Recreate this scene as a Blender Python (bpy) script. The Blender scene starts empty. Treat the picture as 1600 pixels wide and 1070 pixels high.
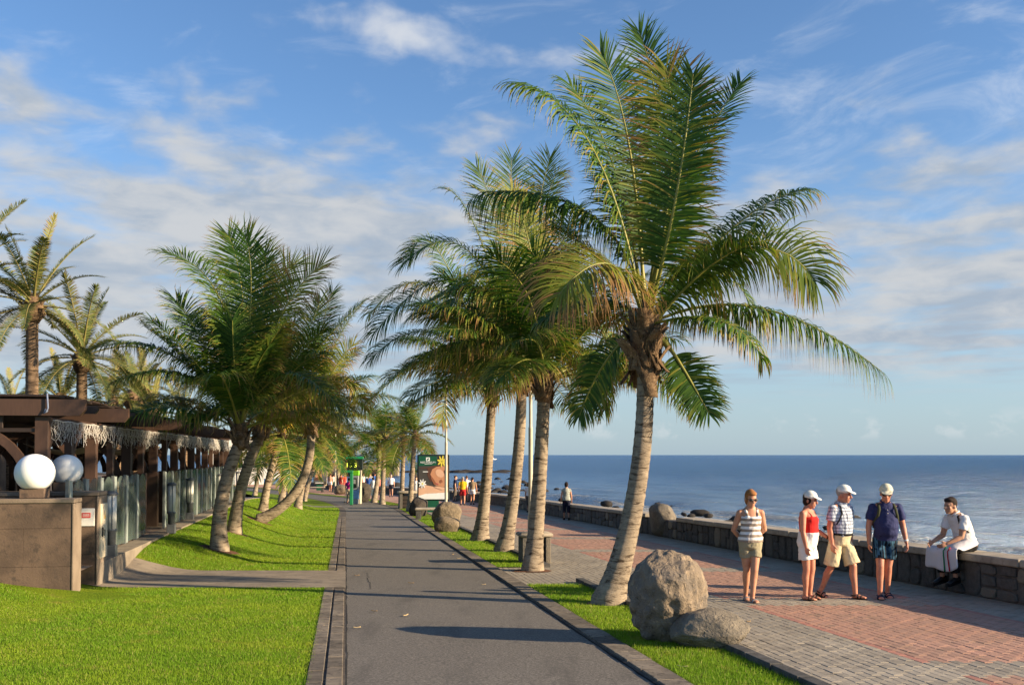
import bpy, math, random
import numpy as np
from mathutils import Vector, Matrix, Quaternion

random.seed(7)
RNG = np.random.default_rng(7)
R = math.radians
scene = bpy.context.scene
col = scene.collection

# ---------------------------------------------------------------- camera
CAM_Z = 1.87
F_PX = 1550.0                      # focal length in pixels of the 1600 px wide photograph
TILT = R(1.6)
HORIZON = 710.5
CY = HORIZON - F_PX * math.tan(TILT)
cam_data = bpy.data.cameras.new('camera')
cam_data.sensor_width = 36.0
cam_data.lens = 36.0 * F_PX / 1600.0
cam_data.shift_y = (CY - 535.0) / 1600.0
cam_data.clip_start = 0.1
cam_data.clip_end = 90000.0
cam = bpy.data.objects.new('camera', cam_data)
cam.location = (0, 0, CAM_Z)
cam.rotation_euler = (math.pi / 2 + TILT, 0, 0)
col.objects.link(cam)
scene.camera = cam

# ---------------------------------------------------------------- light
SUN_EL = R(18.0)
SUN_AZ = math.atan2(0.962, -0.272)          # from +Y towards +X
sun_dir = Vector((math.sin(SUN_AZ) * math.cos(SUN_EL), math.cos(SUN_AZ) * math.cos(SUN_EL), math.sin(SUN_EL)))
EXPO = 1.18
sl = bpy.data.lights.new('sun', 'SUN')
sl.energy = 5.0
sl.angle = R(0.55)
sl.color = (1.0, 0.79, 0.53)
sun = bpy.data.objects.new('sun', sl)
sun.rotation_euler = sun_dir.to_track_quat('Z', 'Y').to_euler()
col.objects.link(sun)

scene.view_settings.view_transform = 'Standard'
scene.view_settings.look = 'None'
scene.view_settings.exposure = EXPO
scene.view_settings.gamma = 1.0
scene.view_settings.use_curve_mapping = False
scene.cycles.max_bounces = 6
scene.cycles.transparent_max_bounces = 12
scene.cycles.caustics_reflective = False
scene.cycles.caustics_refractive = False
scene.cycles.use_denoising = True

# ---------------------------------------------------------------- node helpers
class NT:
    """tiny helper to write node trees as expressions"""
    def __init__(self, tree):
        self.t = tree; self.n = tree.nodes; self.l = tree.links
    def node(self, typ, **kw):
        n = self.n.new(typ)
        for k, v in kw.items(): setattr(n, k, v)
        return n
    def put(self, sock, v):
        if v is None: return
        if isinstance(v, bpy.types.NodeSocket): self.l.new(v, sock)
        else:
            if sock.type == 'RGBA' and hasattr(v, '__len__') and len(v) == 3: v = (*v, 1.0)
            sock.default_value = v
    def m(self, op, a, b=None, c=None, clamp=False):
        n = self.node('ShaderNodeMath', operation=op, use_clamp=clamp)
        for i, v in enumerate((a, b, c)): self.put(n.inputs[i], v) if v is not None else None
        return n.outputs[0]
    def vm(self, op, a, b=None):
        n = self.node('ShaderNodeVectorMath', operation=op)
        self.put(n.inputs[0], a)
        if b is not None: self.put(n.inputs[1], b)
        return n.outputs['Value'] if op in ('LENGTH', 'DOT_PRODUCT') else n.outputs[0]
    def sep(self, v):
        n = self.node('ShaderNodeSeparateXYZ'); self.put(n.inputs[0], v); return n.outputs
    def xyz(self, x, y, z):
        n = self.node('ShaderNodeCombineXYZ')
        for i, v in enumerate((x, y, z)): self.put(n.inputs[i], v)
        return n.outputs[0]
    def noise(self, vec, scale=5, detail=4, rough=0.5, dist=0.0, out=0):
        n = self.node('ShaderNodeTexNoise')
        if vec is not None: self.put(n.inputs['Vector'], vec)
        self.put(n.inputs['Scale'], scale); self.put(n.inputs['Detail'], detail)
        self.put(n.inputs['Roughness'], rough); self.put(n.inputs['Distortion'], dist)
        return n.outputs[out]
    def voro(self, vec, scale=5, feature='F1', out='Distance', rnd=1.0):
        n = self.node('ShaderNodeTexVoronoi', feature=feature)
        if vec is not None: self.put(n.inputs['Vector'], vec)
        self.put(n.inputs['Scale'], scale); self.put(n.inputs['Randomness'], rnd)
        return n.outputs[out]
    def ramp(self, fac, stops, interp='LINEAR'):
        n = self.node('ShaderNodeValToRGB'); cr = n.color_ramp; cr.interpolation = interp
        while len(cr.elements) > 1: cr.elements.remove(cr.elements[0])
        for i, (p, c) in enumerate(stops):
            e = cr.elements[0] if i == 0 else cr.elements.new(p)
            e.position = p
            if not hasattr(c, '__len__'): c = (c, c, c)
            e.color = (*c, 1.0) if len(c) == 3 else c
        self.put(n.inputs[0], fac); return n.outputs[0]
    def smooth(self, v, a, b, lo=0.0, hi=1.0):
        n = self.node('ShaderNodeMapRange', interpolation_type='SMOOTHSTEP')
        self.put(n.inputs[0], v); self.put(n.inputs[1], a); self.put(n.inputs[2], b)
        self.put(n.inputs[3], lo); self.put(n.inputs[4], hi); return n.outputs[0]
    def mix(self, f, a, b, mode='MIX'):
        n = self.node('ShaderNodeMix', data_type='RGBA', blend_type=mode)
        self.put(n.inputs[0], f); self.put(n.inputs[6], a); self.put(n.inputs[7], b); return n.outputs[2]
    def obj(self): return self.node('ShaderNodeTexCoord').outputs['Object']
    def pos(self): return self.node('ShaderNodeNewGeometry').outputs['Position']
    def rand(self): return self.node('ShaderNodeObjectInfo').outputs['Random']
    def bump(self, h, strength=0.3, dist=0.01, normal=None):
        n = self.node('ShaderNodeBump'); self.put(n.inputs['Height'], h)
        n.inputs['Strength'].default_value = strength; n.inputs['Distance'].default_value = dist
        if normal is not None: self.put(n.inputs['Normal'], normal)
        return n.outputs[0]

def new_mat(name):
    m = bpy.data.materials.new(name); m.use_nodes = True
    t = NT(m.node_tree); t.n.clear()
    b = t.node('ShaderNodeBsdfPrincipled'); o = t.node('ShaderNodeOutputMaterial')
    t.l.new(b.outputs[0], o.inputs[0])
    return m, t, b, o

MATS = {}
def pmat(name, c1, c2=None, scale=6.0, rough=0.8, bump=0.0, bscale=60.0, spec=0.3, metal=0.0, rand=0.0, c3=None, detail=5, world=False, bdist=0.01, sheen=0.0):
    """general surface: two or three noise-mixed tones, per-object variation, fine relief"""
    m, t, b, o = new_mat(name)
    co = t.pos() if world else t.obj()
    c2 = c2 or tuple(x * 0.8 for x in c1)
    f = t.noise(co, scale, detail, 0.6)
    c = t.mix(t.smooth(f, 0.35, 0.65), c1, c2)
    if c3: c = t.mix(t.smooth(t.noise(co, scale * 3.1, detail, 0.65), 0.52, 0.68), c, c3)
    if rand:
        r = t.m('MULTIPLY_ADD', t.rand(), 2 * rand, 1 - rand)
        c = t.mix(1.0, c, t.xyz(r, r, r), 'MULTIPLY')
    t.put(b.inputs['Base Color'], c)
    t.put(b.inputs['Roughness'], t.m('MULTIPLY_ADD', f, 0.25, rough - 0.12))
    b.inputs['Specular IOR Level'].default_value = spec
    b.inputs['Metallic'].default_value = metal
    if bump: t.put(b.inputs['Normal'], t.bump(t.noise(co, bscale, 6, 0.65), bump, bdist))
    MATS[name] = m
    return m

# ---------------------------------------------------------------- world: clear sky with cloud sheets
world = bpy.data.worlds.new('World'); scene.world = world; world.use_nodes = True
w = NT(world.node_tree); w.n.clear()
sky = w.node('ShaderNodeTexSky', sky_type='NISHITA', sun_disc=False)
sky.sun_elevation = SUN_EL; sky.sun_rotation = SUN_AZ
sky.air_density = 1.0; sky.dust_density = 0.6; sky.ozone_density = 2.5; sky.altitude = 10
D = w.node('ShaderNodeTexCoord').outputs['Generated']
dx, dy, dz = w.sep(D)
az = w.m('ARCTAN2', dx, dy)                 # radians right of straight ahead
el = w.m('ARCSINE', dz)
def blob(a0, e0, ra, re, amp):
    qa = w.m('DIVIDE', w.m('SUBTRACT', az, a0), ra); qe = w.m('DIVIDE', w.m('SUBTRACT', el, e0), re)
    s = w.m('ADD', w.m('MULTIPLY', qa, qa), w.m('MULTIPLY', qe, qe))
    return w.m('MULTIPLY', w.m('EXPONENT', w.m('MULTIPLY', s, -1.0)), amp)
def ae(px, py): return math.atan((px - 800) / F_PX), math.atan((HORIZON - py) / F_PX * math.cos(math.atan((px - 800) / F_PX)))
def pblob(px, py, rx, ry, amp):
    a, e = ae(px, py); return blob(a, e, rx / F_PX, ry / F_PX, amp)
def addall(xs):
    s = xs[0]
    for x in xs[1:]: s = w.m('ADD', s, x)
    return s
cov = addall([pblob(430, 330, 330, 115, 0.33), pblob(80, 480, 420, 150, 0.30), pblob(1500, 470, 440, 130, 0.31), pblob(1130, 330, 170, 90, 0.16),
              pblob(260, 195, 90, 24, 0.13), pblob(20, 140, 110, 45, 0.26), pblob(640, 45, 80, 30, 0.22), pblob(520, 15, 120, 26, 0.17),
              pblob(860, 85, 160, 22, 0.17), pblob(1600, 250, 230, 60, 0.20), pblob(100, 560, 500, 60, 0.18), pblob(860, 480, 500, 130, 0.15),
              pblob(980, 0, 120, 30, 0.05)])
wob = w.noise(w.xyz(w.m('MULTIPLY', az, 3.0), w.m('MULTIPLY', el, 7.0), 0.0), 2.5, 3, 0.5)
# flat sheets: foreshortened rows near the horizon
persp = w.m('DIVIDE', 0.42, w.m('ADD', w.m('MAXIMUM', el, 0.0), 0.10))
v1 = w.xyz(w.m('MULTIPLY', az, 6.0), w.m('MULTIPLY', persp, 5.2), w.m('MULTIPLY', wob, 0.8))
n1 = w.noise(v1, 1.9, 6, 0.50, 0.2)
v2 = w.xyz(w.m('MULTIPLY', az, 17.0), w.m('MULTIPLY', el, 46.0), 3.3)
n2 = w.noise(v2, 1.0, 6, 0.55, 0.4)
dens = w.m('ADD', w.m('ADD', w.m('MULTIPLY', n1, 0.80), w.m('MULTIPLY', n2, 0.20)), cov)
base_cov = w.smooth(el, 0.50, 0.10, -0.06, 0.0)
dens = w.m('ADD', dens, base_cov)
alpha = w.smooth(dens, 0.52, 0.86)
alpha = w.m('MULTIPLY', alpha, w.smooth(el, 0.04, 0.10))
# cirrus veil
vc = w.xyz(w.m('ADD', w.m('MULTIPLY', az, 5.0), w.m('MULTIPLY', el, 3.0)), w.m('SUBTRACT', w.m('MULTIPLY', el, 15.0), w.m('MULTIPLY', az, 3.0)), 1.7)
nc = w.noise(vc, 1.4, 8, 0.62, 0.6)
cc = addall([pblob(1500, 170, 300, 110, 0.13), pblob(1250, 120, 250, 60, 0.03), pblob(60, 160, 200, 60, 0.06)])
cir = w.m('MULTIPLY', w.smooth(w.m('ADD', nc, cc), 0.52, 0.90), 0.50)
cir = w.m('MULTIPLY', cir, w.smooth(el, 0.07, 0.16))
# little cumulus heads on the sea horizon
vh = w.xyz(w.m('MULTIPLY', az, 30.0), w.m('MULTIPLY', el, 42.0), 8.1)
nh = w.noise(vh, 1.0, 6, 0.58, 0.2)
hz = w.m('MULTIPLY', w.smooth(el, 0.012, 0.022), w.smooth(el, 0.05, 0.026))
cum = w.m('MULTIPLY', w.m('MULTIPLY', w.smooth(nh, 0.52, 0.66), hz), 0.42)
# cloud tones: sunlit cream against blue-grey undersides
shade = w.smooth(w.m('ADD', w.m('MULTIPLY', n2, 0.5), w.m('MULTIPLY', w.noise(w.xyz(w.m('MULTIPLY', az, 8.0), w.m('MULTIPLY', el, 22.0), 5.0), 1.0, 5, 0.55), 0.5)), 0.36, 0.62)
SKY_K = 0.0715
def cl(c): return tuple(x * 1.15 / SKY_K / 2 ** EXPO for x in c)
ccol = w.mix(shade, cl((0.35, 0.41, 0.49)), cl((0.55, 0.56, 0.57)))
hi = w.smooth(el, 0.30, 0.40)
ccol = w.mix(hi, ccol, cl((0.60, 0.63, 0.68)))
tint = w.mix(w.smooth(el, 0.0, 0.30), (0.90, 0.99, 1.12), (0.87, 1.04, 1.22))
base = w.mix(1.0, sky.outputs[0], tint, 'MULTIPLY')
base = w.mix(w.m('MULTIPLY', w.smooth(el, 0.14, 0.0), 0.55), base, cl((0.345, 0.49, 0.57)))
base = w.mix(w.m('MULTIPLY', w.smooth(el, 0.36, 0.10), 0.30), base, cl((0.40, 0.52, 0.68)))
c_ = w.mix(cir, base, cl((0.68, 0.72, 0.78)))
c_ = w.mix(w.m('MULTIPLY', alpha, 0.93), c_, ccol)
c_ = w.mix(cum, c_, cl((0.62, 0.66, 0.68)))
bg = w.node('ShaderNodeBackground'); w.put(bg.inputs[0], c_); bg.inputs[1].default_value = SKY_K
wo = w.node('ShaderNodeOutputWorld'); w.l.new(bg.outputs[0], wo.inputs[0])

# ---------------------------------------------------------------- object and mesh helpers
def tag(o, label=None, cat=None, group=None, kind=None):
    if label: o['label'] = label
    if cat: o['category'] = cat
    if group: o['group'] = group
    if kind: o['kind'] = kind
    return o
def empty(name, loc=(0, 0, 0), rz=0.0, label=None, cat=None, group=None, kind=None):
    o = bpy.data.objects.new(name, None); o.location = loc; o.rotation_euler = (0, 0, rz); o.empty_display_size = 0.1
    col.objects.link(o); return tag(o, label, cat, group, kind)
def link(name, mesh, parent=None, loc=None, rot=None):
    o = bpy.data.objects.new(name, mesh); col.objects.link(o)
    if parent: o.parent = parent
    if loc is not None: o.location = loc
    if rot is not None: o.rotation_euler = rot
    return o
def mesh_np(name, V, F, mats, midx=None, smooth=True, attrs=None):
    """V (n,3), F list/array of faces"""
    me = bpy.data.meshes.new(name)
    V = np.asarray(V, dtype=np.float32)
    me.vertices.add(len(V)); me.vertices.foreach_set('co', V.ravel())
    if isinstance(F, np.ndarray) and F.ndim == 2:
        k = F.shape[1]; nf = len(F); flat = F.ravel(); tot = np.full(nf, k, np.int32)
    else:
        nf = len(F); tot = np.array([len(f) for f in F], np.int32); flat = np.array([i for f in F for i in f], np.int32)
    start = np.concatenate(([0], np.cumsum(tot)[:-1])).astype(np.int32) if nf else np.zeros(0, np.int32)
    me.loops.add(len(flat)); me.loops.foreach_set('vertex_index', np.asarray(flat, np.int32))
    me.polygons.add(nf); me.polygons.foreach_set('loop_start', start); me.polygons.foreach_set('loop_total', tot)
    if midx is not None: me.polygons.foreach_set('material_index', np.asarray(midx, np.int32))
    me.polygons.foreach_set('use_smooth', np.full(nf, bool(smooth)))
    for mm in (mats if isinstance(mats, (list, tuple)) else [mats]): me.materials.append(mm)
    if attrs:
        for k_, v_ in attrs.items():
            a = me.attributes.new(k_, 'FLOAT', 'POINT'); a.data.foreach_set('value', np.asarray(v_, np.float32))
    me.update(calc_edges=True); me.validate()
    return me

class MB:
    """collects simple solids into one mesh"""
    def __init__(self): self.v = []; self.f = []; self.mi = []
    def add(self, V, F, mi=0):
        o = len(self.v); self.v.extend([tuple(p) for p in V]); self.f.extend([tuple(i + o for i in f) for f in F]); self.mi.extend([mi] * len(F))
    def box(self, c, s, rz=0.0, mi=0, bev=0.0, M=None):
        hx, hy, hz = s[0] / 2, s[1] / 2, s[2] / 2
        if bev <= 0:
            V = [(x, y, z) for z in (-hz, hz) for y in (-hy, hy) for x in (-hx, hx)]
            F = [(0, 2, 3, 1), (4, 5, 7, 6), (0, 1, 5, 4), (1, 3, 7, 5), (3, 2, 6, 7), (2, 0, 4, 6)]
        else:
            b = min(bev, hx * .9, hy * .9, hz * .9)
            V = []; F = []
            prof = [(-hz, b), (-hz + b, 0), (hz - b, 0), (hz, b)]
            for z, i in prof:
                x, y = hx - i, hy - i
                k = b * 0.6 if i == 0 else b * .3
                V += [(-x + k, -y, z), (x - k, -y, z), (x, -y + k, z), (x, y - k, z), (x - k, y, z), (-x + k, y, z), (-x, y - k, z), (-x, -y + k, z)]
            for r in range(3):
                for i in range(8): j = (i + 1) % 8; F.append((r * 8 + i, r * 8 + j, r * 8 + 8 + j, r * 8 + 8 + i))
            F.append(tuple(range(7, -1, -1))); F.append(tuple(range(24, 32)))
        ca, sa = math.cos(rz), math.sin(rz)
        out = []
        for x, y, z in V:
            if M is not None: p = M @ Vector((x, y, z)); out.append((p.x + c[0], p.y + c[1], p.z + c[2]))
            else: out.append((c[0] + x * ca - y * sa, c[1] + x * sa + y * ca, c[2] + z))
        self.add(out, F, mi); return self
    def tube(self, pts, rad, n=8, mi=0, cap=True, flat=None):
        """swept tube; rad is a number or list; flat=(sx,sy) squashes the section"""
        P = [Vector(p) for p in pts]; m = len(P)
        rad = rad if hasattr(rad, '__len__') else [rad] * m
        V = []; F = []; prev = None
        for i in range(m):
            t = (P[min(i + 1, m - 1)] - P[max(i - 1, 0)]).normalized()
            if prev is None:
                ref = Vector((0, 0, 1)) if abs(t.z) < .9 else Vector((0, 1, 0))
                a = t.cross(ref).normalized()
            else: a = (prev - t * prev.dot(t)).normalized()
            prev = a; b = t.cross(a)
            for k in range(n):
                th = 2 * math.pi * k / n
                V.append(P[i] + a * (math.cos(th) * rad[i] * (flat[0] if flat else 1)) + b * (math.sin(th) * rad[i] * (flat[1] if flat else 1)))
        for i in range(m - 1):
            for k in range(n):
                j = (k + 1) % n; F.append((i * n + k, i * n + j, (i + 1) * n + j, (i + 1) * n + k))
        if cap: F.append(tuple(range(n - 1, -1, -1))); F.append(tuple((m - 1) * n + k for k in range(n)))
        self.add(V, F, mi); return self
    def lathe(self, c, prof, n=20, mi=0):
        V = []; F = []
        for r, z in prof:
            for k in range(n): th = 2 * math.pi * k / n; V.append((c[0] + r * math.cos(th), c[1] + r * math.sin(th), c[2] + z))
        for i in range(len(prof) - 1):
            for k in range(n): j = (k + 1) % n; F.append((i * n + k, i * n + j, (i + 1) * n + j, (i + 1) * n + k))
        F.append(tuple(range(n - 1, -1, -1))); F.append(tuple((len(prof) - 1) * n + k for k in range(n)))
        self.add(V, F, mi); return self
    def ell(self, c, r, nu=14, nv=9, mi=0, M=None):
        V = []; F = []
        for i in range(nv + 1):
            ph = math.pi * i / nv
            for k in range(nu):
                th = 2 * math.pi * k / nu
                p = Vector((r[0] * math.sin(ph) * math.cos(th), r[1] * math.sin(ph) * math.sin(th), -r[2] * math.cos(ph)))
                if M is not None: p = M @ p
                V.append((c[0] + p.x, c[1] + p.y, c[2] + p.z))
        for i in range(nv):
            for k in range(nu): j = (k + 1) % nu; F.append((i * nu + k, i * nu + j, (i + 1) * nu + j, (i + 1) * nu + k))
        self.add(V, F, mi); return self
    def poly(self, pts, mi=0): self.add(pts, [tuple(range(len(pts)))], mi); return self
    def prism(self, pts, d, mi=0):
        """extrude a planar outline by vector d"""
        n = len(pts); V = [Vector(p) for p in pts] + [Vector(p) + Vector(d) for p in pts]
        F = [tuple(range(n - 1, -1, -1)), tuple(range(n, 2 * n))] + [(i, (i + 1) % n, n + (i + 1) % n, n + i) for i in range(n)]
        self.add(V, F, mi); return self
    def mesh(self, name, mats, smooth=False): return mesh_np(name, self.v, self.f, mats, self.mi, smooth)
    def build(self, name, mats, parent=None, smooth=False, loc=None, rot=None): return link(name, self.mesh(name, mats, smooth), parent, loc, rot)

def auto_smooth(o, ang=40):
    me = o.data
    me.polygons.foreach_set('use_smooth', np.ones(len(me.polygons), bool))
    try: me.set_sharp_from_angle(angle=R(ang))
    except Exception: pass
    return o

# ---------------------------------------------------------------- the lie of the land
SL = -0.167                                    # everything runs along x = off + SL*y, bending left far off
def zg(y):
    """promenade and path level: falls gently away from the viewer, then levels out"""
    if y < 50: return -0.022 * y
    if y < 90: return -1.1 - 0.014 * (y - 50)
    return -1.66
def cv(y):
    if y < 52: return 0.0
    if y < 110: return -0.0045 * (y - 52) ** 2
    return -0.0045 * 58 ** 2 - 0.522 * (y - 110)
def X(off, y): return off + SL * y + cv(y)
def dirx(y): return (X(0, y + .5) - X(0, y - .5))
def yaw(y): return -math.atan(dirx(y))         # rotation about Z that aligns local +Y with the path
def sstep(a, b, v):
    t = min(1, max(0, (v - a) / (b - a))); return t * t * (3 - 2 * t)
def zt(y): return -0.02 + (zg(y) + 0.25 + 0.02) * sstep(38, 66, y)
def height(x, y):
    g = zg(y); u = (X(0, y) - x) / 4.2
    if u <= 0.08: return g
    near = 1 - sstep(17.5, 22.5, y)
    lo = 0.32 * (1 - near) + 0.93 * near; hi = 1.0 * (1 - near) + 1.38 * near
    t = sstep(lo, hi, u)
    return g * (1 - t) + zt(y) * t
ct, st_ = math.cos(TILT), math.sin(TILT)
def ray(px, py):
    a = (px - 800) / F_PX; b = (CY - py) / F_PX
    return Vector((a, ct - b * st_, st_ + b * ct))
def at(px, py, zoff=0.0):
    """ground point seen at a photograph pixel"""
    d = ray(px, py); t = 2.0
    while t < 260:
        p = Vector((0, 0, CAM_Z)) + d * t
        if p.z < height(p.x, p.y) + zoff: break
        t += 0.02 + t * 0.001
    return p
def on(px, py, y):
    """the point at distance y seen at a pixel"""
    d = ray(px, py); t = y / d.y
    return Vector((0, 0, CAM_Z)) + d * t

# ================================================================ MATERIALS OF THE SETTING
def asphalt():
    m, t, b, o = new_mat('asphalt'); co = t.pos()
    f = t.noise(co, 0.5, 4, .55); g = t.noise(co, 42, 6, .82); v = t.voro(co, 160, out='Color')
    c = t.mix(f, (0.098, 0.088, 0.076), (0.138, 0.124, 0.106))
    c = t.mix(t.smooth(g, .47, .70), c, (0.30, 0.27, 0.225))
    c = t.mix(t.smooth(g, .48, .34), c, (0.042, 0.038, 0.033))
    st = t.noise(t.vm('MULTIPLY', co, (1.0, .25, 1.0)), 2.2, 5, .6)
    c = t.mix(t.m('MULTIPLY', t.smooth(st, .50, .72), .55), c, (0.072, 0.065, 0.055))
    t.put(b.inputs['Base Color'], c); b.inputs['Roughness'].default_value = .78; b.inputs['Specular IOR Level'].default_value = .35
    t.put(b.inputs['Normal'], t.bump(g, .55, .006)); return m
ASPHALT = asphalt()
def grass_ground():
    m, t, b, o = new_mat('lawn_turf'); co = t.pos()
    f = t.noise(co, 0.8, 4, .6); g = t.noise(co, 45, 5, .7)
    c = t.mix(t.smooth(f, .35, .68), (0.12, 0.19, 0.010), (0.20, 0.26, 0.014))
    c = t.mix(t.smooth(g, .40, .70), t.mix(.5, c, (0.06, 0.11, 0.006)), t.mix(.4, c, (0.21, 0.29, 0.02)))
    c = t.mix(t.m('MULTIPLY', t.smooth(t.noise(co, 2.3, 5, .6), .58, .76), .6), c, (0.24, 0.21, 0.05))
    t.put(b.inputs['Base Color'], c); b.inputs['Roughness'].default_value = .9; b.inputs['Specular IOR Level'].default_value = .1
    t.put(b.inputs['Normal'], t.bump(g, .9, .03)); return m
TURF = grass_ground()
def blade_mat():
    m, t, b, o = new_mat('grass_blade'); co = t.pos()
    a = t.node('ShaderNodeAttribute', attribute_name='tone').outputs['Fac']
    f = t.noise(co, 0.8, 4, .6)
    c = t.mix(t.smooth(f, .35, .68), (0.165, 0.315, 0.012), (0.26, 0.37, 0.018))
    c = t.mix(t.smooth(a, .0, .55), (0.13, 0.235, 0.010), c)
    pt = t.m('MULTIPLY', t.smooth(t.noise(co, 2.3, 5, .6), .56, .74), .6)
    c = t.mix(pt, c, (0.34, 0.31, 0.05)); c = t.mix(t.smooth(a, .88, 1.0), c, (0.40, 0.33, 0.12))
    t.put(b.inputs['Base Color'], c); b.inputs['Roughness'].default_value = .6; b.inputs['Specular IOR Level'].default_value = .25
    tr = t.node('ShaderNodeBsdfTranslucent'); t.put(tr.inputs[0], c)
    mx = t.node('ShaderNodeMixShader'); mx.inputs[0].default_value = .4
    t.l.new(b.outputs[0], mx.inputs[1]); t.l.new(tr.outputs[0], mx.inputs[2]); t.l.new(mx.outputs[0], o.inputs[0]); return m
BLADE = blade_mat()
EARTH = pmat('earth', (0.12, 0.085, 0.05), (0.07, 0.05, 0.03), 3, .95, .6, 40, world=True)
PITSOIL = pmat('pit_soil', (0.17, 0.075, 0.035), (0.09, 0.045, 0.025), 6, .95, .8, 50, world=True, bdist=.03)
KERB = pmat('kerb_concrete', (0.19, 0.158, 0.12), (0.12, 0.10, 0.078), 5, .9, .5, 70, rand=.30, world=True, c3=(.055, .047, .038))
KERBG = pmat('kerb_granite', (0.10, 0.095, 0.088), (0.06, 0.056, 0.05), 7, .85, .4, 80, rand=.3, world=True)
JOINT = pmat('joint_sand', (0.115, 0.095, 0.075), (0.07, 0.058, 0.046), 8, .95, .4, 60, world=True)
PAVE_GREY = pmat('paver_grey', (0.34, 0.295, 0.23), (0.265, 0.23, 0.182), 1.2, .85, .35, 90, rand=.12, world=True, c3=(.22, .19, .15))
PAVE_PINK = pmat('paver_pink', (0.43, 0.24, 0.17), (0.36, 0.215, 0.155), 1.3, .85, .35, 90, rand=.12, world=True, c3=(.30, .19, .13))
PAVE_EDGE = pmat('paver_red_edge', (0.40, 0.185, 0.135), (0.34, 0.16, 0.12), 1.3, .85, .35, 90, rand=.10, world=True)
CROSS = pmat('crossing_concrete', (0.27, 0.225, 0.17), (0.20, 0.165, 0.125), 2.2, .9, .4, 70, world=True, c3=(.15, .125, .1))
TERRACE = pmat('terrace_tile', (0.30, 0.22, 0.16), (0.22, 0.16, 0.12), 2, .7, .2, 60, world=True)
CAPM = pmat('cap_stone', (0.40, 0.34, 0.26), (0.30, 0.255, 0.195), 3, .85, .35, 60, rand=.10, world=True, c3=(.24, .20, .155))
def basalt():
    m, t, b, o = new_mat('basalt_stone'); co = t.pos(); r = t.rand()
    base = t.ramp(r, [(0, (0.040, 0.036, 0.033)), (.45, (0.062, 0.056, 0.050)), (.72, (0.10, 0.088, 0.072)), (.86, (0.075, 0.065, 0.055)), (.9, (0.24, 0.195, 0.135)), (1, (0.17, 0.14, 0.10))])
    n = t.noise(co, 9, 6, .65); c = t.mix(t.smooth(n, .35, .7), base, t.mix(.55, base, (0.14, 0.125, 0.105)))
    t.put(b.inputs['Base Color'], c); b.inputs['Roughness'].default_value = .85
    t.put(b.inputs['Normal'], t.bump(t.noise(co, 25, 6, .7), .8, .03)); return m
BASALT = basalt()
MORTAR = pmat('wall_mortar', (0.115, 0.10, 0.085), (0.075, 0.066, 0.056), 6, .95, .6, 40, world=True)

# ================================================================ GROUND
YS_MAIN = np.concatenate([np.arange(-6, 60, .75), np.arange(60, 130, 2), np.arange(130, 420, 12)])
def strip(name, oa, ob, y0, y1, dz, mat, nx=1, step=.75, zf=None, parent=None):
    """sheet between two offsets, following the bend of the path; oa, ob numbers or functions of y"""
    ys = np.arange(y0, y1 + 1e-6, step); ys = ys if ys[-1] > y1 - 1e-3 else np.append(ys, y1)
    V = []; F = []
    for y in ys:
        a = oa(y) if callable(oa) else oa; b = ob(y) if callable(ob) else ob
        for i in range(nx + 1):
            x = X(a + (b - a) * i / nx, y)
            V.append((x, y, (zf(x, y) if zf else zg(y)) + dz))
    n = nx + 1
    for j in range(len(ys) - 1):
        for i in range(nx): F.append((j * n + i, j * n + i + 1, (j + 1) * n + i + 1, (j + 1) * n + i))
    return link(name, mesh_np(name, V, F, mat, smooth=True), parent)

W_OFF = 9.83            # sea wall face
G_R = 4.22              # right edge of the planted strip
P_R = 2.80              # right edge of the path
CR0, CR1 = 16.7, 19.7   # the paved crossing
tag(strip('ground', -260, 10.1, -8, 420, -.16, EARTH, 4, 4), kind='structure')
path = tag(strip('path', 0.0, P_R, -6, 170, 0.0, ASPHALT, 3), kind='structure')
def lawn_left(y): return -4.6 - 6.0 * (1 - sstep(14.8, 15.9, y))
lawn = strip('lawn', lawn_left, -0.36, -6, 170, 0.012, TURF, 22, .5, zf=height); tag(lawn, kind='structure')
terrace = strip('terrace', -22, -4.25, 15.9, 70, 0.004, TERRACE, 2, 1.0, zf=lambda x, y: zt(y) + .03); tag(terrace, kind='structure')
strip('terrace_edge', -4.6, -4.18, 16.9, 66, 0.05, CROSS, 1, .6, zf=lambda x, y: zt(y), parent=terrace)
V = []; F = []
for i_, y_ in enumerate(np.arange(16.9, 66, .6)):
    V += [(X(-4.18, y_), y_, zt(y_) + .05), (X(-4.18, y_), y_, zt(y_) - .6)]
    if i_: F.append((2 * i_ - 2, 2 * i_ - 1, 2 * i_ + 1, 2 * i_))
n_ = len(V); V += [(X(-22, 15.9), 15.9, zt(16) + .03), (X(-4.25, 15.9), 15.9, zt(16) + .03), (X(-4.25, 15.9), 15.9, -.7), (X(-22, 15.9), 15.9, -.7)]; F.append((n_, n_ + 1, n_ + 2, n_ + 3))
link('terrace_riser', mesh_np('terrace_riser', V, F, CROSS), terrace)
cross = strip('crossing', -4.4, 0.0, CR0, CR1, 0.022, CROSS, 14, .5, zf=height); tag(cross, kind='structure')
far_cross = strip('far_crossing', -4.4, 0.0, 58, 60, 0.03, CROSS, 8, .5, zf=height); tag(far_cross, kind='structure')

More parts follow.
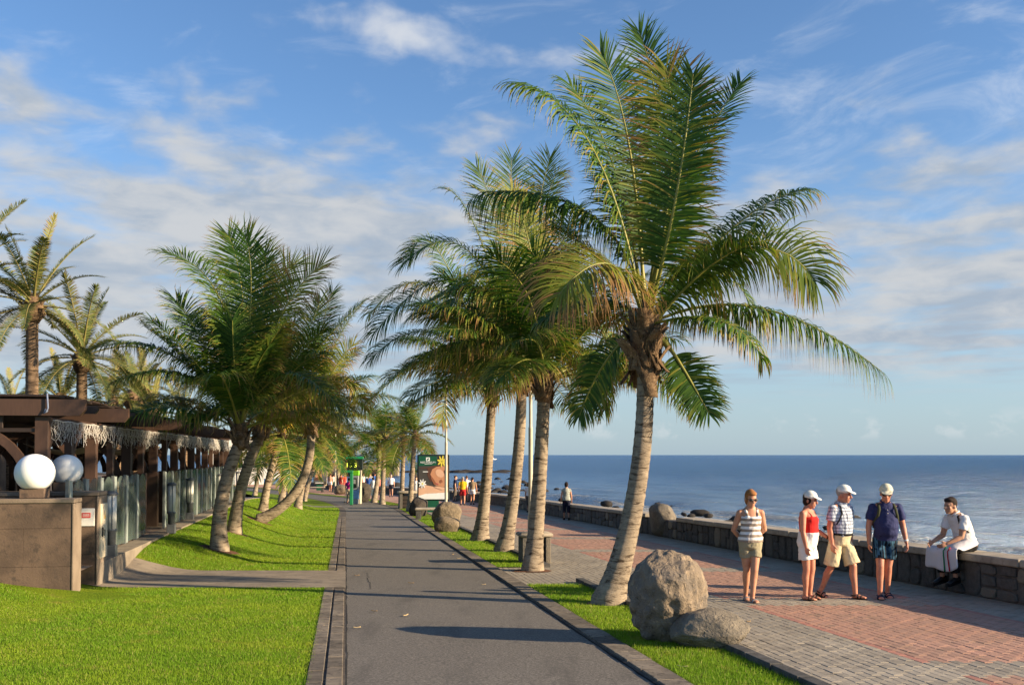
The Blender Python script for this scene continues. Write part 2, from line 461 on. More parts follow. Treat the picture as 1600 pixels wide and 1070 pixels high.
# kerb stones either side of the path
def kerb_row(parent, o0, o1, y0, y1, L, mat, dz, h=.05, skip=None):
    y = y0; k = 0
    while y < y1:
        l = L * random.uniform(.92, 1.06)
        if not (skip and skip[0] < y + l / 2 < skip[1]):
            yc = y + l / 2; xc = X((o0 + o1) / 2, yc)
            mb = MB(); mb.box((0, 0, 0), (abs(o1 - o0) - .012, l - .012, h), bev=.006)
            o = mb.build('kerb_stone', mat, parent, loc=(xc, yc, zg(yc) + dz + random.uniform(-.004, .004)), rot=(math.atan(zg(yc + .5) - zg(yc - .5)), 0, yaw(yc) + random.uniform(-.006, .006)))
        y += l
kl = strip('left_kerb', -0.37, 0.0, -6, 160, .010, JOINT, 1); tag(kl, kind='structure')
kerb_row(kl, -.36, -.20, 6.0, 46, .52, KERB, .004, skip=(CR0, CR1))
kerb_row(kl, -.185, -.02, 6.0, 46, .52, KERB, .002, skip=(CR0, CR1))
kr = strip('right_kerb', P_R, P_R + .33, -6, 160, .010, JOINT, 1); tag(kr, kind='structure')
kerb_row(kr, P_R + .03, P_R + .30, 6.0, 50, .50, KERB, .006)

# planted strip between path and promenade
SG0, SG1 = P_R + .31, G_R - .14
def strip_seg(y0, y1): return tag(strip('grass_strip', SG0, SG1, y0, y1, .016, TURF, 5, .5), kind='structure')
GSEG = [(-6, CR0 + .5), (20.5, 57.5), (62, 150)]
for a_, b_ in GSEG: strip_seg(a_, b_)
kg = strip('planting_kerb', G_R - .15, G_R, -6, 150, -.01, JOINT, 1); tag(kg, kind='structure')
for a_, b_ in GSEG[:2]: kerb_row(kg, G_R - .15, G_R + .0, max(a_, 6), min(b_, 45), .62, KERBG, .035, .09)

# promenade: bed, then pavers laid one by one
prom = strip('promenade', SG0, W_OFF + .1, -6, 170, -.012, JOINT, 2); tag(prom, kind='structure')
PB, PL = .105, .21
def paver_mat(off, y):
    """0 grey, 1 pink, 2 red edge row; pink panels with grey cross bands"""
    f = off - (W_OFF - 4.05); g = (W_OFF - 1.12) - off
    if f < 0 or g < 0: return 0
    k = (y - 10.15) % 5.15
    if k > 4.35: return 0
    if f < .11 or g < .11: return 2
    return 1
def pcol():
    pieces = []
    r = 0; off = G_R + .004
    while off < W_OFF - .01:
        y = 7.0 - (r % 2) * PL / 2
        while y < 62:
            l = PL
            pieces.append((off + PB / 2, y + l / 2, paver_mat(off + PB / 2, y + l / 2)))
            y += l
        off += PB; r += 1
    off = SG0 - .0; r = 0        # the paved gap in the planted strip
    while off < G_R - .05:
        y = CR0 + .55 - (r % 2) * PL / 2
        while y < 20.45: pieces.append((off + PB / 2, y + PL / 2, 0)); y += PL
        off += PB; r += 1
    return pieces
PIECES = pcol()
def seen(o_, y):
    x = X(o_, y); px = 800 + F_PX * x / y; py = HORIZON + F_PX * (CAM_Z - zg(y)) / y
    return -40 < px < 1640 and py < 1100
PIECES = [p for p in PIECES if seen(p[0], p[1])]
PIECES.sort(key=lambda p: p[1])
pm = [PAVE_GREY, PAVE_PINK, PAVE_EDGE]
pmesh = []
for mm in pm:
    mb = MB(); mb.box((0, 0, -.02), (PB - .006, PL - .008, .05), bev=.005); pmesh.append(mb.mesh('paver', mm))
inview = [p for p in PIECES if HORIZON + F_PX * (CAM_Z - zg(p[1])) / p[1] < 1066 and 800 + F_PX * X(p[0], p[1]) / p[1] < 1598]
near = set(id(p) for p in inview[:300])
for p in PIECES:
    if id(p) in near:
        o = link('paver', pmesh[p[2]], prom, (X(p[0], p[1]), p[1], zg(p[1]) + random.uniform(-.003, .003)), (-.022 + random.uniform(-.006, .006), random.uniform(-.008, .008), yaw(p[1])))
# all remaining pavers, one joined sheet of real blocks
rest = [p for p in PIECES if id(p) not in near]
V = np.zeros((len(rest) * 8, 3), np.float32); F = np.zeros((len(rest) * 5, 4), np.int32); MI = np.zeros(len(rest) * 5, np.int32)
hx, hl, bb = PB / 2 - .003, PL / 2 - .004, .004
offs = np.array([(-hx, -hl, -.03), (hx, -hl, -.03), (hx, hl, -.03), (-hx, hl, -.03), (-hx + bb, -hl + bb, .005), (hx - bb, -hl + bb, .005), (hx - bb, hl - bb, .005), (-hx + bb, hl - bb, .005)])
fq = np.array([(4, 5, 6, 7), (0, 1, 5, 4), (1, 2, 6, 5), (2, 3, 7, 6), (3, 0, 4, 7)])
for i, p in enumerate(rest):
    a = yaw(p[1]); ca, sa = math.cos(a), math.sin(a); q = offs
    V[i * 8:i * 8 + 8, 0] = q[:, 0] * ca - q[:, 1] * sa + X(p[0], p[1])
    V[i * 8:i * 8 + 8, 1] = q[:, 0] * sa + q[:, 1] * ca + p[1]
    sl_ = -.022 if p[1] < 50 else -.014
    V[i * 8:i * 8 + 8, 2] = q[:, 2] + zg(p[1]) + q[:, 1] * sl_ + random.uniform(-.0025, .0025)
    F[i * 5:i * 5 + 5] = fq + i * 8; MI[i * 5:i * 5 + 5] = p[2]
o = link('paver_field', mesh_np('paver_field', V, F, pm, MI, smooth=False), prom); o['kind'] = 'stuff'
strip('far_paving', G_R, W_OFF, 62, 170, .002, PAVE_PINK, 1, 1.0, parent=prom)

# ---------------------------------------------------------------- grass blades
def blades(name, pts, hgt, wid, lean=.5):
    n = len(pts); P = np.asarray(pts, np.float32)
    th = RNG.uniform(0, 2 * np.pi, n); h = hgt * RNG.uniform(.55, 1.25, n); wd = wid * RNG.uniform(.7, 1.3, n)
    la = RNG.uniform(0, 2 * np.pi, n); lm = h * RNG.uniform(0, lean, n)
    V = np.zeros((n, 3, 3), np.float32)
    V[:, 0] = P; V[:, 1] = P; V[:, 2] = P
    V[:, 0, 0] -= np.cos(th) * wd; V[:, 0, 1] -= np.sin(th) * wd; V[:, 1, 0] += np.cos(th) * wd; V[:, 1, 1] += np.sin(th) * wd
    V[:, 2, 0] += np.cos(la) * lm; V[:, 2, 1] += np.sin(la) * lm; V[:, 2, 2] += h
    tone = np.repeat(RNG.uniform(0, 1, n), 3); F = np.arange(n * 3, dtype=np.int32).reshape(-1, 3)
    return link(name, mesh_np(name, V.reshape(-1, 3), F, BLADE, smooth=False, attrs={'tone': tone}))
def scatter(oa, ob, y0, y1, dens, edge=.02):
    out = []
    n = int((y1 - y0) * 10); 
    for i in range(n):
        ya = y0 + (y1 - y0) * i / n; yb = ya + (y1 - y0) / n; ym = (ya + yb) / 2
        a = oa(ym) if callable(oa) else oa; b = ob(ym) if callable(ob) else ob
        k = int(dens * (b - a) * (yb - ya))
        u = RNG.uniform(a, b, k); y = RNG.uniform(ya, yb, k)
        u = u + (RNG.normal(0, edge, k)) * ((u < a + .08) | (u > b - .08))
        out.append(np.stack([u, y], 1))
    return np.concatenate(out)
def ground_pts(uy, hf):
    res = np.zeros((len(uy), 3), np.float32)
    # sample the height on a coarse cache to stay quick
    for i, (u, y) in enumerate(uy):
        x = u + SL * y + (cv(y) if y > 52 else 0.0); res[i] = (x, y, hf(x, y) + .008)
    return res
def vis(uy):
    x = uy[:, 0] + SL * uy[:, 1]; px = 800 + F_PX * x / uy[:, 1]; return uy[(px > -30) & (px < 1630)]
EDGE = -0.34
allp = []
for (y0, y1, de, hh, ww) in [(7.9, 12, 6500, .028, .0034), (12, 15.3, 4200, .028, .0042)]:
    uy = vis(scatter(lambda y: -9.8, EDGE, y0, y1, de)); allp.append((uy, hh, ww))
for (y0, y1, de, hh, ww) in [(15.3, CR0 - .02, 2900, .034, .0048), (CR1 + .02, 26, 1600, .034, .006), (26, 40, 600, .034, .009), (40, 60, 220, .04, .014)]:
    uy = vis(scatter(-4.15, EDGE, y0, y1, de)); allp.append((uy, hh, ww))
TREE_PITS = []           # filled by hand: bare soil round the nearer trunks (x, y, r)
def drop_pits(P, pits):
    for (x, y, rx, ry) in pits:
        P = P[((P[:, 0] - x) / rx) ** 2 + ((P[:, 1] - y) / ry) ** 2 > RNG.uniform(.8, 1.15, len(P))]
    return P

# where the coconut palms stand (base pixel, crown pixel), used for the soil pits and later for the trees
PALM_BASE = {k: at(*v) for k, v in {
    'P1': (950, 944), 'P2': (832, 892), 'P3': (787, 862), 'P4': (750, 845), 'P5': (640, 799), 'P6': (627, 794), 'P7': (597, 788), 'P8': (584, 785), 'P9': (523, 769), 'P10': (507, 764),
    'L1': (343, 859), 'L2': (366, 832), 'L3': (402, 813), 'L4': (411, 800), 'L5': (440, 788), 'L6': (465, 794), 'L7': (474, 783), 'L8': (398, 774), 'L9': (452, 775)}.items()}
pits = []
for k, r in (('P1', .42), ('P2', .36), ('P3', .42), ('P4', .38), ('L1', .42), ('L2', .4), ('L3', .45), ('L4', .35), ('L6', .35)):
    p = PALM_BASE[k]
    mb = MB(); n = 22; ring = []
    for i in range(n):
        a = 2 * math.pi * i / n; rr = r * random.uniform(.85, 1.12)
        x, y = p.x + math.cos(a) * rr * 1.15, p.y + math.sin(a) * rr * 1.0
        ring.append((x, y, height(x, y) + .010))
    c = (p.x, p.y, height(p.x, p.y) + .028)
    mb.add([c] + ring, [(0, 1 + i, 1 + (i + 1) % n) for i in range(n)])
    o = mb.build('soil_pit', PITSOIL, smooth=True); tag(o, kind='structure')
    pits.append((p.x, p.y, r * 1.1, r * .95))
for uy, hh, ww in allp:
    P = drop_pits(ground_pts(uy, height), pits)
    tag(blades('grass', P, hh, ww), 'short mown green grass on the lawn beside the path', 'grass', kind='stuff')
for (y0, y1, de, hh, ww) in [(8.2, 12, 5200, .045, .0032), (12, CR0 + .48, 3200, .045, .004), (20.5, 27, 1500, .045, .006), (27, 45, 500, .045, .010)]:
    uy = vis(scatter(SG0 + .02, SG1 - .01, y0, y1, de, .015)); P = drop_pits(ground_pts(uy, height), pits)
    tag(blades('grass', P, hh, ww), 'short green grass on the strip between path and promenade', 'grass', kind='stuff')

# ================================================================ SEA WALL
WH = .66; WT = .48
wall = empty('sea_wall', (0, 0, 0), 0, 'low dark basalt sea wall with pale stone coping along the promenade', 'wall')
def wall_core():
    ys = np.concatenate([np.arange(6, 60, 1.5), np.arange(60, 112, 2.5)]); V = []; F = []
    for y in ys:
        z = zg(y)
        for off, zz in ((W_OFF + .03, -.3), (W_OFF + .03, WH - .11), (W_OFF + WT, WH - .11), (W_OFF + WT, -1.5)): V.append((X(off, y), y, z + zz))
    for j in range(len(ys) - 1):
        for i in range(3): F.append((j * 4 + i, j * 4 + 4 + i, j * 4 + 5 + i, j * 4 + 1 + i))
    return mesh_np('core', V, F, MORTAR, smooth=False)
link('core', wall_core(), wall)
GAPW = (30.6, 31.75)     # a boulder stands in this gap of the coping
def wall_stones():
    y = 12.0
    while y < 60:
        wdt = random.uniform(.20, .50) * (1.0 if y < 30 else 1.35)
        H = WH - .12
        splits = [0, H]
        q = random.random()
        if q < .55: splits = [0, H * random.uniform(.38, .62), H]
        elif q < .67: splits = [0, H * .33, H * .68, H]
        for a, b in zip(splits[:-1], splits[1:]):
            g = .012; j = lambda s=.02: random.uniform(-s, s)
            yc = y + wdt / 2; hw, hh = wdt / 2 - g, (b - a) / 2 - g; pr = random.uniform(.0, .022)
            sk = j(.03)
            out = [(-hw + sk + j(), -hh + j(.01)), (hw + sk + j(), -hh + j(.01)), (hw - sk + j(), hh + j(.01)), (-hw - sk + j(), hh + j(.01))]
            # chamfered corners make eight-sided stones
            oc = []
            for i in range(4):
                p0 = Vector(out[i]); pn = Vector(out[(i + 1) % 4]); pp = Vector(out[i - 1]); c1, c2 = random.uniform(.06, .28), random.uniform(.06, .28)
                oc += [p0.lerp(pp, c1), p0.lerp(pn, c2)]
            n = len(oc); V = []
            for (d, s) in ((.05, 1.0), (-.012 - pr, .97), (-.028 - pr, .84)):
                for p in oc: V.append((d + (j(.006) if d < 0 else 0), p.x * s, p.y * s))
            F = []
            for r_ in range(2):
                for i in range(n): F.append((r_ * n + i, r_ * n + n + i, r_ * n + n + (i + 1) % n, r_ * n + (i + 1) % n))
            F.append(tuple(range(3 * n - 1, 2 * n - 1, -1)))
            link('stone', mesh_np('stone', V, F, BASALT, smooth=False), wall, (X(W_OFF + .03, yc), yc, zg(yc) + (a + b) / 2 + .01), (-.022 * 0, 0, yaw(yc)))
        y += wdt
wall_stones()
y = 7.0
while y < 100:
    l = 1.5 if y < 60 else 3.0
    if not (GAPW[0] - .5 < y + l / 2 < GAPW[1] + .2):
        yc = y + l / 2; mb = MB(); mb.box((0, 0, 0), (WT + .12, l - .014, .12), bev=.018)
        mb.build('coping_slab', CAPM, wall, loc=(X(W_OFF + WT / 2, yc), yc, zg(yc) + WH - .05 + random.uniform(-.004, .004)), rot=(math.atan(zg(yc + .5) - zg(yc - .5)), 0, yaw(yc)))
    y += l

# ================================================================ SEA, SHORE
SEA_Z = CAM_Z - 5.0
def sea_mat():
    m, t, b, o = new_mat('sea_water'); co = t.pos(); x, y, z = t.sep(co)
    s = t.m('SUBTRACT', t.m('ADD', x, t.m('MULTIPLY', y, .167)), 9.8)        # metres off the wall line (straight part)
    cvd = t.m('MULTIPLY', t.m('POWER', t.m('MAXIMUM', t.m('SUBTRACT', t.m('MINIMUM', y, 110.0), 52.0), 0.0), 2.0), .0045)
    cvd = t.m('ADD', cvd, t.m('MULTIPLY', t.m('MAXIMUM', t.m('SUBTRACT', y, 110.0), 0.0), .522))
    s = t.m('ADD', s, cvd)
    rot = t.xyz(s, t.m('MULTIPLY', y, .42), 0.0)
    n_big = t.noise(rot, .055, 4, .55, .3); n_mid = t.noise(rot, .42, 6, .65, .3); n_fin = t.noise(rot, 2.4, 5, .65); n_fine = t.noise(co, 9.0, 3, .6)
    hgt = t.m('ADD', t.m('MULTIPLY', n_mid, 1.0), t.m('MULTIPLY', n_fin, .34)); hgt = t.m('ADD', hgt, t.m('MULTIPLY', n_fine, .07))
    nrm = t.bump(hgt, 1.0, 4.0)
    c = t.mix(t.smooth(s, 120.0, 12.0), (0.017, 0.085, 0.205), (0.065, 0.120, 0.165))
    c = t.mix(t.smooth(n_big, .4, .65), c, t.mix(.6, c, (0.020, 0.105, 0.215)))
    # foam: rows of broken water close to the shore
    fr = t.noise(t.xyz(t.m('MULTIPLY', s, .30), t.m('MULTIPLY', y, .060), 4.0), 1.0, 6, .62, .5)
    fl = t.noise(co, 1.3, 6, .7, .6)
    zone = t.smooth(s, 46.0, 12.0)
    fr = t.m('ADD', fr, t.m('MULTIPLY', t.m('SUBTRACT', n_mid, .5), .25))
    fm = t.m('ADD', fr, t.m('MULTIPLY', zone, .20)); fm = t.m('ADD', fm, t.m('MULTIPLY', fl, .22))
    foam = t.m('MULTIPLY', t.smooth(fm, .70, .82), t.smooth(s, 80.0, 30.0))
    df = t.node('ShaderNodeBsdfDiffuse'); t.put(df.inputs[0], t.mix(foam, c, (0.50, 0.52, 0.53))); t.put(df.inputs['Normal'], nrm)
    gl = t.node('ShaderNodeBsdfGlossy'); t.put(gl.inputs[0], (.82, .92, 1.0)); gl.inputs['Roughness'].default_value = .22; t.put(gl.inputs['Normal'], nrm)
    fr_ = t.node('ShaderNodeFresnel'); fr_.inputs[0].default_value = 1.33; t.put(fr_.inputs['Normal'], nrm)
    k = t.m('MULTIPLY', t.m('MINIMUM', fr_.outputs[0], t.smooth(s, 200.0, 20.0, .44, .70)), t.m('SUBTRACT', 1.0, foam))
    mx = t.node('ShaderNodeMixShader'); t.put(mx.inputs[0], k); t.l.new(df.outputs[0], mx.inputs[1]); t.l.new(gl.outputs[0], mx.inputs[2]); t.l.new(mx.outputs[0], o.inputs[0]); return m
SEAM = sea_mat()
def sea_mesh():
    rr = [22.0]
    while rr[-1] < 60000:
        r_ = rr[-1]; rr.append(r_ * (1.010 if r_ < 420 else 1.03 if r_ < 3000 else 1.2))
    an = np.linspace(R(-62), R(66), 520); rr = np.array(rr); A, Q = np.meshgrid(an, rr)
    x = np.sin(A) * Q; y = np.cos(A) * Q
    cvv = np.where(y < 52, 0, np.where(y < 110, .0045 * (np.minimum(y, 110) - 52) ** 2, .0045 * 58 ** 2 + .522 * (y - 110)))
    s = x + .167 * y - 9.8 + cvv
    amp = np.clip(1 - Q / 520, 0, 1) * np.clip((s - 8) / 20, 0, 1)
    wv = .22 * np.sin(s * .50 + .8 * np.sin(y * .045) + .6 * np.sin(y * .021 + 2)) + .13 * np.sin(s * .83 + y * .13 + 1.3 * np.sin(y * .06)) + .09 * np.sin(s * 1.4 - y * .31)
    br = .42 * np.exp(-((s - 34 - 4 * np.sin(y * .04)) / 1.7) ** 2) + .34 * np.exp(-((s - 22 - 3 * np.sin(y * .055 + 1)) / 1.3) ** 2)   # two breaking swells
    z = SEA_Z + amp * (wv + br)
    V = np.stack([x, y, z], -1).reshape(-1, 3); n = len(an); m_ = len(rr)
    i = np.arange(n - 1)[None, :] + (np.arange(m_ - 1) * n)[:, None]
    F = np.stack([i, i + 1, i + n + 1, i + n], -1).reshape(-1, 4)[:, ::-1].copy()
    return mesh_np('sea', V, F, SEAM, smooth=True)
tag(link('sea', sea_mesh()), kind='structure')
SHOREM = pmat('shore_shingle', (0.075, 0.065, 0.055), (0.035, 0.031, 0.028), .8, .9, 1.0, 9, world=True, bdist=.15)
def shore():
    ys = np.arange(2, 420, 4.0); V = []; F = []; prof = [(10.2, -.35), (11.5, -.9), (14, -1.7), (18, -2.4), (23, -3.2), (30, -3.7), (46, -5.0)]
    for y in ys:
        for o_, z_ in prof:
            V.append((X(o_, y) + random.uniform(-.4, .4), y, min(zg(y) - .1, z_ + random.uniform(-.22, .22))))
    n = len(prof)
    for j in range(len(ys) - 1):
        for i in range(n - 1): F.append((j * n + i, j * n + i + 1, (j + 1) * n + i + 1, (j + 1) * n + i))
    return mesh_np('shore', V, F, SHOREM, smooth=True)
tag(link('shore', shore()), kind='structure')

# ---------------------------------------------------------------- rocks
def rock_mesh(name, r, seed, mat, sub=3, rough=.22, fine=.05, flat=0.0):
    """icosphere pushed about by layered lattice noise: an irregular boulder resting on z=0"""
    import bmesh
    bm = bmesh.new(); bmesh.ops.create_icosphere(bm, subdivisions=sub, radius=1.0)
    from mathutils import noise as mn
    sv = Vector((seed * 3.71, seed * 1.37, seed * 2.11)); rk = random.Random(seed * 7 + 1)
    cuts = []
    for _ in range(15):
        n_ = Vector((rk.gauss(0, 1), rk.gauss(0, 1), rk.gauss(0, .8))).normalized(); cuts.append((n_, rk.uniform(.74, .97)))
    for v in bm.verts:
        p = v.co.copy(); n1 = mn.noise(p * .9 + sv); n2 = mn.noise(p * 2.1 + sv * 2); n3 = mn.noise(p * 5.3 + sv)
        n4 = mn.noise(p * 12 + sv) if sub > 3 else 0
        k = 1 + rough * n1 + rough * .55 * n2 + fine * n3 + fine * .6 * n4
        # facet the form a little
        q = p.normalized(); 
        p = q * k
        p = Vector((p.x, p.y, p.z)); m_ = max(abs(p.x), abs(p.y), abs(p.z)); p = p.lerp(p / m_ * .92, .22)
        for n_, dd in cuts:
            ov = p.dot(n_) - dd
            if ov > 0: p = p - n_ * ov * .62
        p = p * (1 + fine * .55 * mn.noise(q * 8 + sv) + fine * .45 * (1 - abs(mn.noise(q * 4.2 + sv * 3)) * 2)) * 1.10
        v.co = Vector((p.x * r[0], p.y * r[1], p.z * r[2]))
    zmin = min(v.co.z for v in bm.verts)
    for v in bm.verts:
        v.co.z -= zmin
        if flat: v.co.z = min(v.co.z, r[2] * 2 * flat)
    me = bpy.data.meshes.new(name); bm.to_mesh(me); bm.free(); me.materials.append(mat)
    me.polygons.foreach_set('use_smooth', np.ones(len(me.polygons), bool)); return me
def boulder_mat(name, a, b_, c3, cs=1.0):
    m, t, b, o = new_mat(name); co = t.obj()
    n = t.noise(co, 3.2 * cs, 7, .65, .4); n2 = t.noise(co, 9 * cs, 6, .7, .6); v = t.voro(t.vm('ADD', co, t.node('ShaderNodeTexNoise').outputs[1]), 6 * cs)
    c = t.mix(t.smooth(n, .38, .62), a, b_); c = t.mix(t.smooth(n2, .52, .68), c, c3)
    c = t.mix(t.smooth(n2, .42, .30), c, tuple(q * .35 for q in a))
    t.put(b.inputs['Base Color'], c); b.inputs['Roughness'].default_value = .9; b.inputs['Specular IOR Level'].default_value = .2
    h = t.m('ADD', t.m('MULTIPLY', n2, 1.0), t.m('MULTIPLY', t.noise(co, 40 * cs, 5, .7), .35)); h = t.m('ADD', h, t.m('MULTIPLY', v, .5))
    t.put(b.inputs['Normal'], t.bump(h, .7, .045)); return m
B_BROWN = boulder_mat('boulder_brown', (0.17, 0.142, 0.115), (0.23, 0.178, 0.125), (0.33, 0.25, 0.17))
B_GREY = boulder_mat('boulder_grey', (0.19, 0.162, 0.125), (0.145, 0.126, 0.10), (0.25, 0.21, 0.155))
B_TAN = boulder_mat('boulder_tan', (0.20, 0.155, 0.10), (0.14, 0.112, 0.078), (0.27, 0.21, 0.14))
B_DARK = boulder_mat('boulder_dark', (0.045, 0.038, 0.032), (0.075, 0.062, 0.05), (0.10, 0.085, 0.065))
ROCKW = boulder_mat('wet_rock', (0.022, 0.020, 0.019), (0.040, 0.035, 0.031), (0.055, 0.048, 0.042), .7)
def boulder(px, py, r, seed, mat, label, rz=0, sub=4, rough=.22, sink=.08, fine=.05):
    p = at(px, py); o = link('boulder', rock_mesh('boulder', r, seed, mat, sub, rough, fine), None, (p.x, p.y, height(p.x, p.y) - sink), (0, 0, rz))
    return tag(o, label, 'boulder')
boulder(1046, 1000, (.405, .40, .525), 3, B_BROWN, 'tall rough brown boulder on grass in front of the leaning foreground palm', .3, 5, .20, .10, .075)
boulder(1110, 1010, (.405, .33, .22), 4, B_GREY, 'low grey boulder lying against the foot of the tall brown boulder', -.15, 5, .20, .06, .03)
boulder(697, 824, (.50, .45, .46), 21, B_TAN, 'large tan boulder on the grass strip in front of the advertising panel', .4, 4)
boulder(699, 831, (.43, .34, .28), 5, B_TAN, 'small rounded tan boulder at the foot of a larger tan boulder', .1, 4)
boulder(654, 806, (.42, .4, .50), 11, B_DARK, 'dark boulder standing under the left side of the advertising panel', .9, 4)
boulder(569, 784, (.60, .5, .60), 13, B_DARK, 'dark boulder beside the telephone booth at the path edge', 1.3, 4)
boulder(533, 772, (.62, .5, .46), 17, B_TAN, 'pale boulder at the path edge left of the person in pink', .2, 4)
o = link('boulder', rock_mesh('boulder', (.40, .52, .50), 15, B_GREY, 4, .2), None, (X(W_OFF + .12, 31.2), 31.2, zg(31.2) - .05), (0, 0, .3)); tag(o, 'upright grey boulder set into a gap of the sea wall', 'boulder')
# dark rocks in the shallows and along the waterline
rmesh = [rock_mesh('rock', (1, .8, .55), 30 + i, ROCKW, 2, .35, .12) for i in range(7)]
def shore_rock(x, y, s, zb=SEA_Z, lab=None):
    s = s * .62
    o = link('shore_rock', random.choice(rmesh), None, (x, y, zb - .35 * s), (random.uniform(-.2, .2), random.uniform(-.2, .2), random.uniform(0, 6.28)))
    o.scale = (s * random.uniform(.8, 1.4), s * random.uniform(.8, 1.3), s * random.uniform(.7, 1.2))
    return tag(o, lab or 'small dark wet rock in the shallows beyond the sea wall', 'rock', 'dark rocks scattered along the waterline')
def on_sea(px, py): d = ray(px, py); t = (SEA_Z - CAM_Z) / d.z; return Vector((0, 0, CAM_Z)) + d * t
for (px, py, s) in [(905, 781, .8), (912, 779, .7), (923, 781, 1.0), (935, 780, .6), (877, 783, .6), (890, 789, .7), (858, 778, .5), (1080, 806, .7), (1093, 803, .9), (1106, 807, .8), (1068, 804, .5), (1050, 792, .5), (1028, 790, .6),
                    (948, 790, .8), (962, 793, .5), (1331, 812, 1.0), (1136, 818, .9), (1150, 815, 1.1), (815, 755, 1.1), (1000, 786, .5), (870, 765, .6), (1240, 838, .5), (1290, 826, .4), (842, 770, .5), (852, 786, .7), (978, 797, .6)]:
    p = on_sea(px, py); shore_rock(p.x, p.y, s)
for i in range(90):
    px = random.uniform(700, 850) if i < 60 else random.uniform(585, 700); py = random.gauss(764, 9) if i < 60 else random.uniform(758, 780)
    if py < 750: continue
    p = on_sea(px, py); shore_rock(p.x, p.y, random.uniform(.5, 1.3))
# reef and breakwater far out
reef = MB()
for i in range(36):
    p = on_sea(random.uniform(636, 792), 738 + random.uniform(-.8, .8)); reef.ell((p.x, p.y, SEA_Z - .2), (random.uniform(2, 5), random.uniform(1, 3), random.uniform(.5, 1.15)), 8, 5)
tag(reef.build('reef', ROCKW, smooth=False), 'low dark reef breaking the surface off the shore', 'reef')
JET = pmat('jetty_stone', (0.30, 0.25, 0.175), (0.22, 0.18, 0.13), .25, .9, .6, 3, world=True, bdist=.1)
jt = empty('breakwater', on_sea(560, 744), 0, 'tan stone breakwater running out into the sea behind the crowd', 'breakwater')
jb = jt.location; y_j = jb.y
xl, xr = on(330, 744, y_j).x, on(623, 744, y_j).x
mb = MB(); mb.box(((xl + xr) / 2 - jb.x, 0, 1.55), (xr - xl, 3.0, 3.0), bev=.1); mb.build('wall_body', JET, jt)
mb = MB(); mb.box(((xl + xr) / 2 - jb.x, -.1, 3.16), (xr - xl + .4, 3.4, .22), bev=.05); mb.build('coping', CAPM, jt)
mb = MB(); mb.box((on(612, 740, y_j).x - jb.x, -1.62, 2.2), (1.6, .24, 1.8), bev=.04); mb.build('door', pmat('jetty_door', (.05, .05, .05)), jt)
for i in range(46):
    xx = random.uniform(xl, xr + 5); s = random.uniform(.8, 1.5)
    o = link('armour_rock', random.choice(rmesh), jt, (xx - jb.x, -2.2 - random.uniform(0, 2.2), -.5 + random.uniform(0, .6)), (0, 0, random.uniform(0, 6))); o.scale = (s * 1.3, s, s)
# sailing boat near the horizon
bt = empty('motor_boat', on_sea(771, 718.0), R(20), 'small white boat far out near the horizon', 'boat')
s_ = bt.location.y / 1000 * 1.0
def V3(l): return [Vector(p) * (bt.location.y / 500) for p in l]
k_ = bt.location.y / 160
WHITE = pmat('white_paint', (.78, .77, .74), (.70, .69, .66), 4, .5)
mb = MB(); mb.prism([(-.55 * k_, -.09 * k_, 0), (.40 * k_, -.09 * k_, 0), (.62 * k_, -.09 * k_, .16 * k_), (-.58 * k_, -.09 * k_, .13 * k_)], (0, .18 * k_, 0)); mb.build('hull', WHITE, bt)
mb = MB(); mb.prism([(-.30 * k_, -.06 * k_, .13 * k_), (.15 * k_, -.06 * k_, .14 * k_), (.05 * k_, -.06 * k_, .28 * k_), (-.28 * k_, -.06 * k_, .28 * k_)], (0, .12 * k_, 0)); mb.build('cabin', WHITE, bt)
mb = MB(); mb.tube([(-.05 * k_, 0, .25 * k_), (-.05 * k_, 0, .62 * k_)], .018 * k_, 6); mb.build('mast', WHITE, bt)

# ================================================================ RESTAURANT PERGOLA
def wood_mat(name, a, b_):
    m, t, b, o = new_mat(name); co = t.obj(); r = t.rand()
    n = t.noise(t.vm('MULTIPLY', co, (14.0, 2.0, 2.0)), 2.0, 6, .6); n2 = t.noise(co, 2.0, 4, .6)
    c = t.mix(n, a, b_); c = t.mix(t.smooth(n2, .5, .75), c, tuple(x * 1.35 for x in b_))
    k = t.m('MULTIPLY_ADD', r, .4, .8); c = t.mix(1.0, c, t.xyz(k, k, k), 'MULTIPLY')
    t.put(b.inputs['Base Color'], c); b.inputs['Roughness'].default_value = .6; t.put(b.inputs['Normal'], t.bump(n, .25, .006)); return m
WOOD = wood_mat('dark_timber', (0.040, 0.020, 0.012), (0.070, 0.036, 0.022))
WOOD2 = wood_mat('black_timber', (0.020, 0.012, 0.008), (0.035, 0.020, 0.014))
PY = 16.5; OFFP = -5.05
def loc_p(lx, ly, lz=0.0):
    a = -math.atan(SL); return Vector((X(OFFP, PY) + lx * math.cos(a) - ly * math.sin(a), PY + lx * math.sin(a) + ly * math.cos(a), zt(PY) + lz))
PA = -math.atan(SL)
perg = empty('pergola', loc_p(0, 0), PA, 'dark brown timber restaurant pergola with arched braces', 'pergola')
LEN = 27.0
NPOST = 17
def part_box(name, c, s, mat, parent, bev=.006): mb = MB(); mb.box((0, 0, 0), s, bev=bev); return mb.build(name, mat, parent, loc=c)
TOPZ = 2.53
for i in range(NPOST):
    y = i * 1.6
    part_box('post', (0, y, TOPZ / 2), (.21 if i % 2 == 0 else .13, .16, TOPZ), WOOD, perg)
    if i: part_box('post_casing', (-.005, y, .72), (.27, .22, 1.45), WOOD, perg)
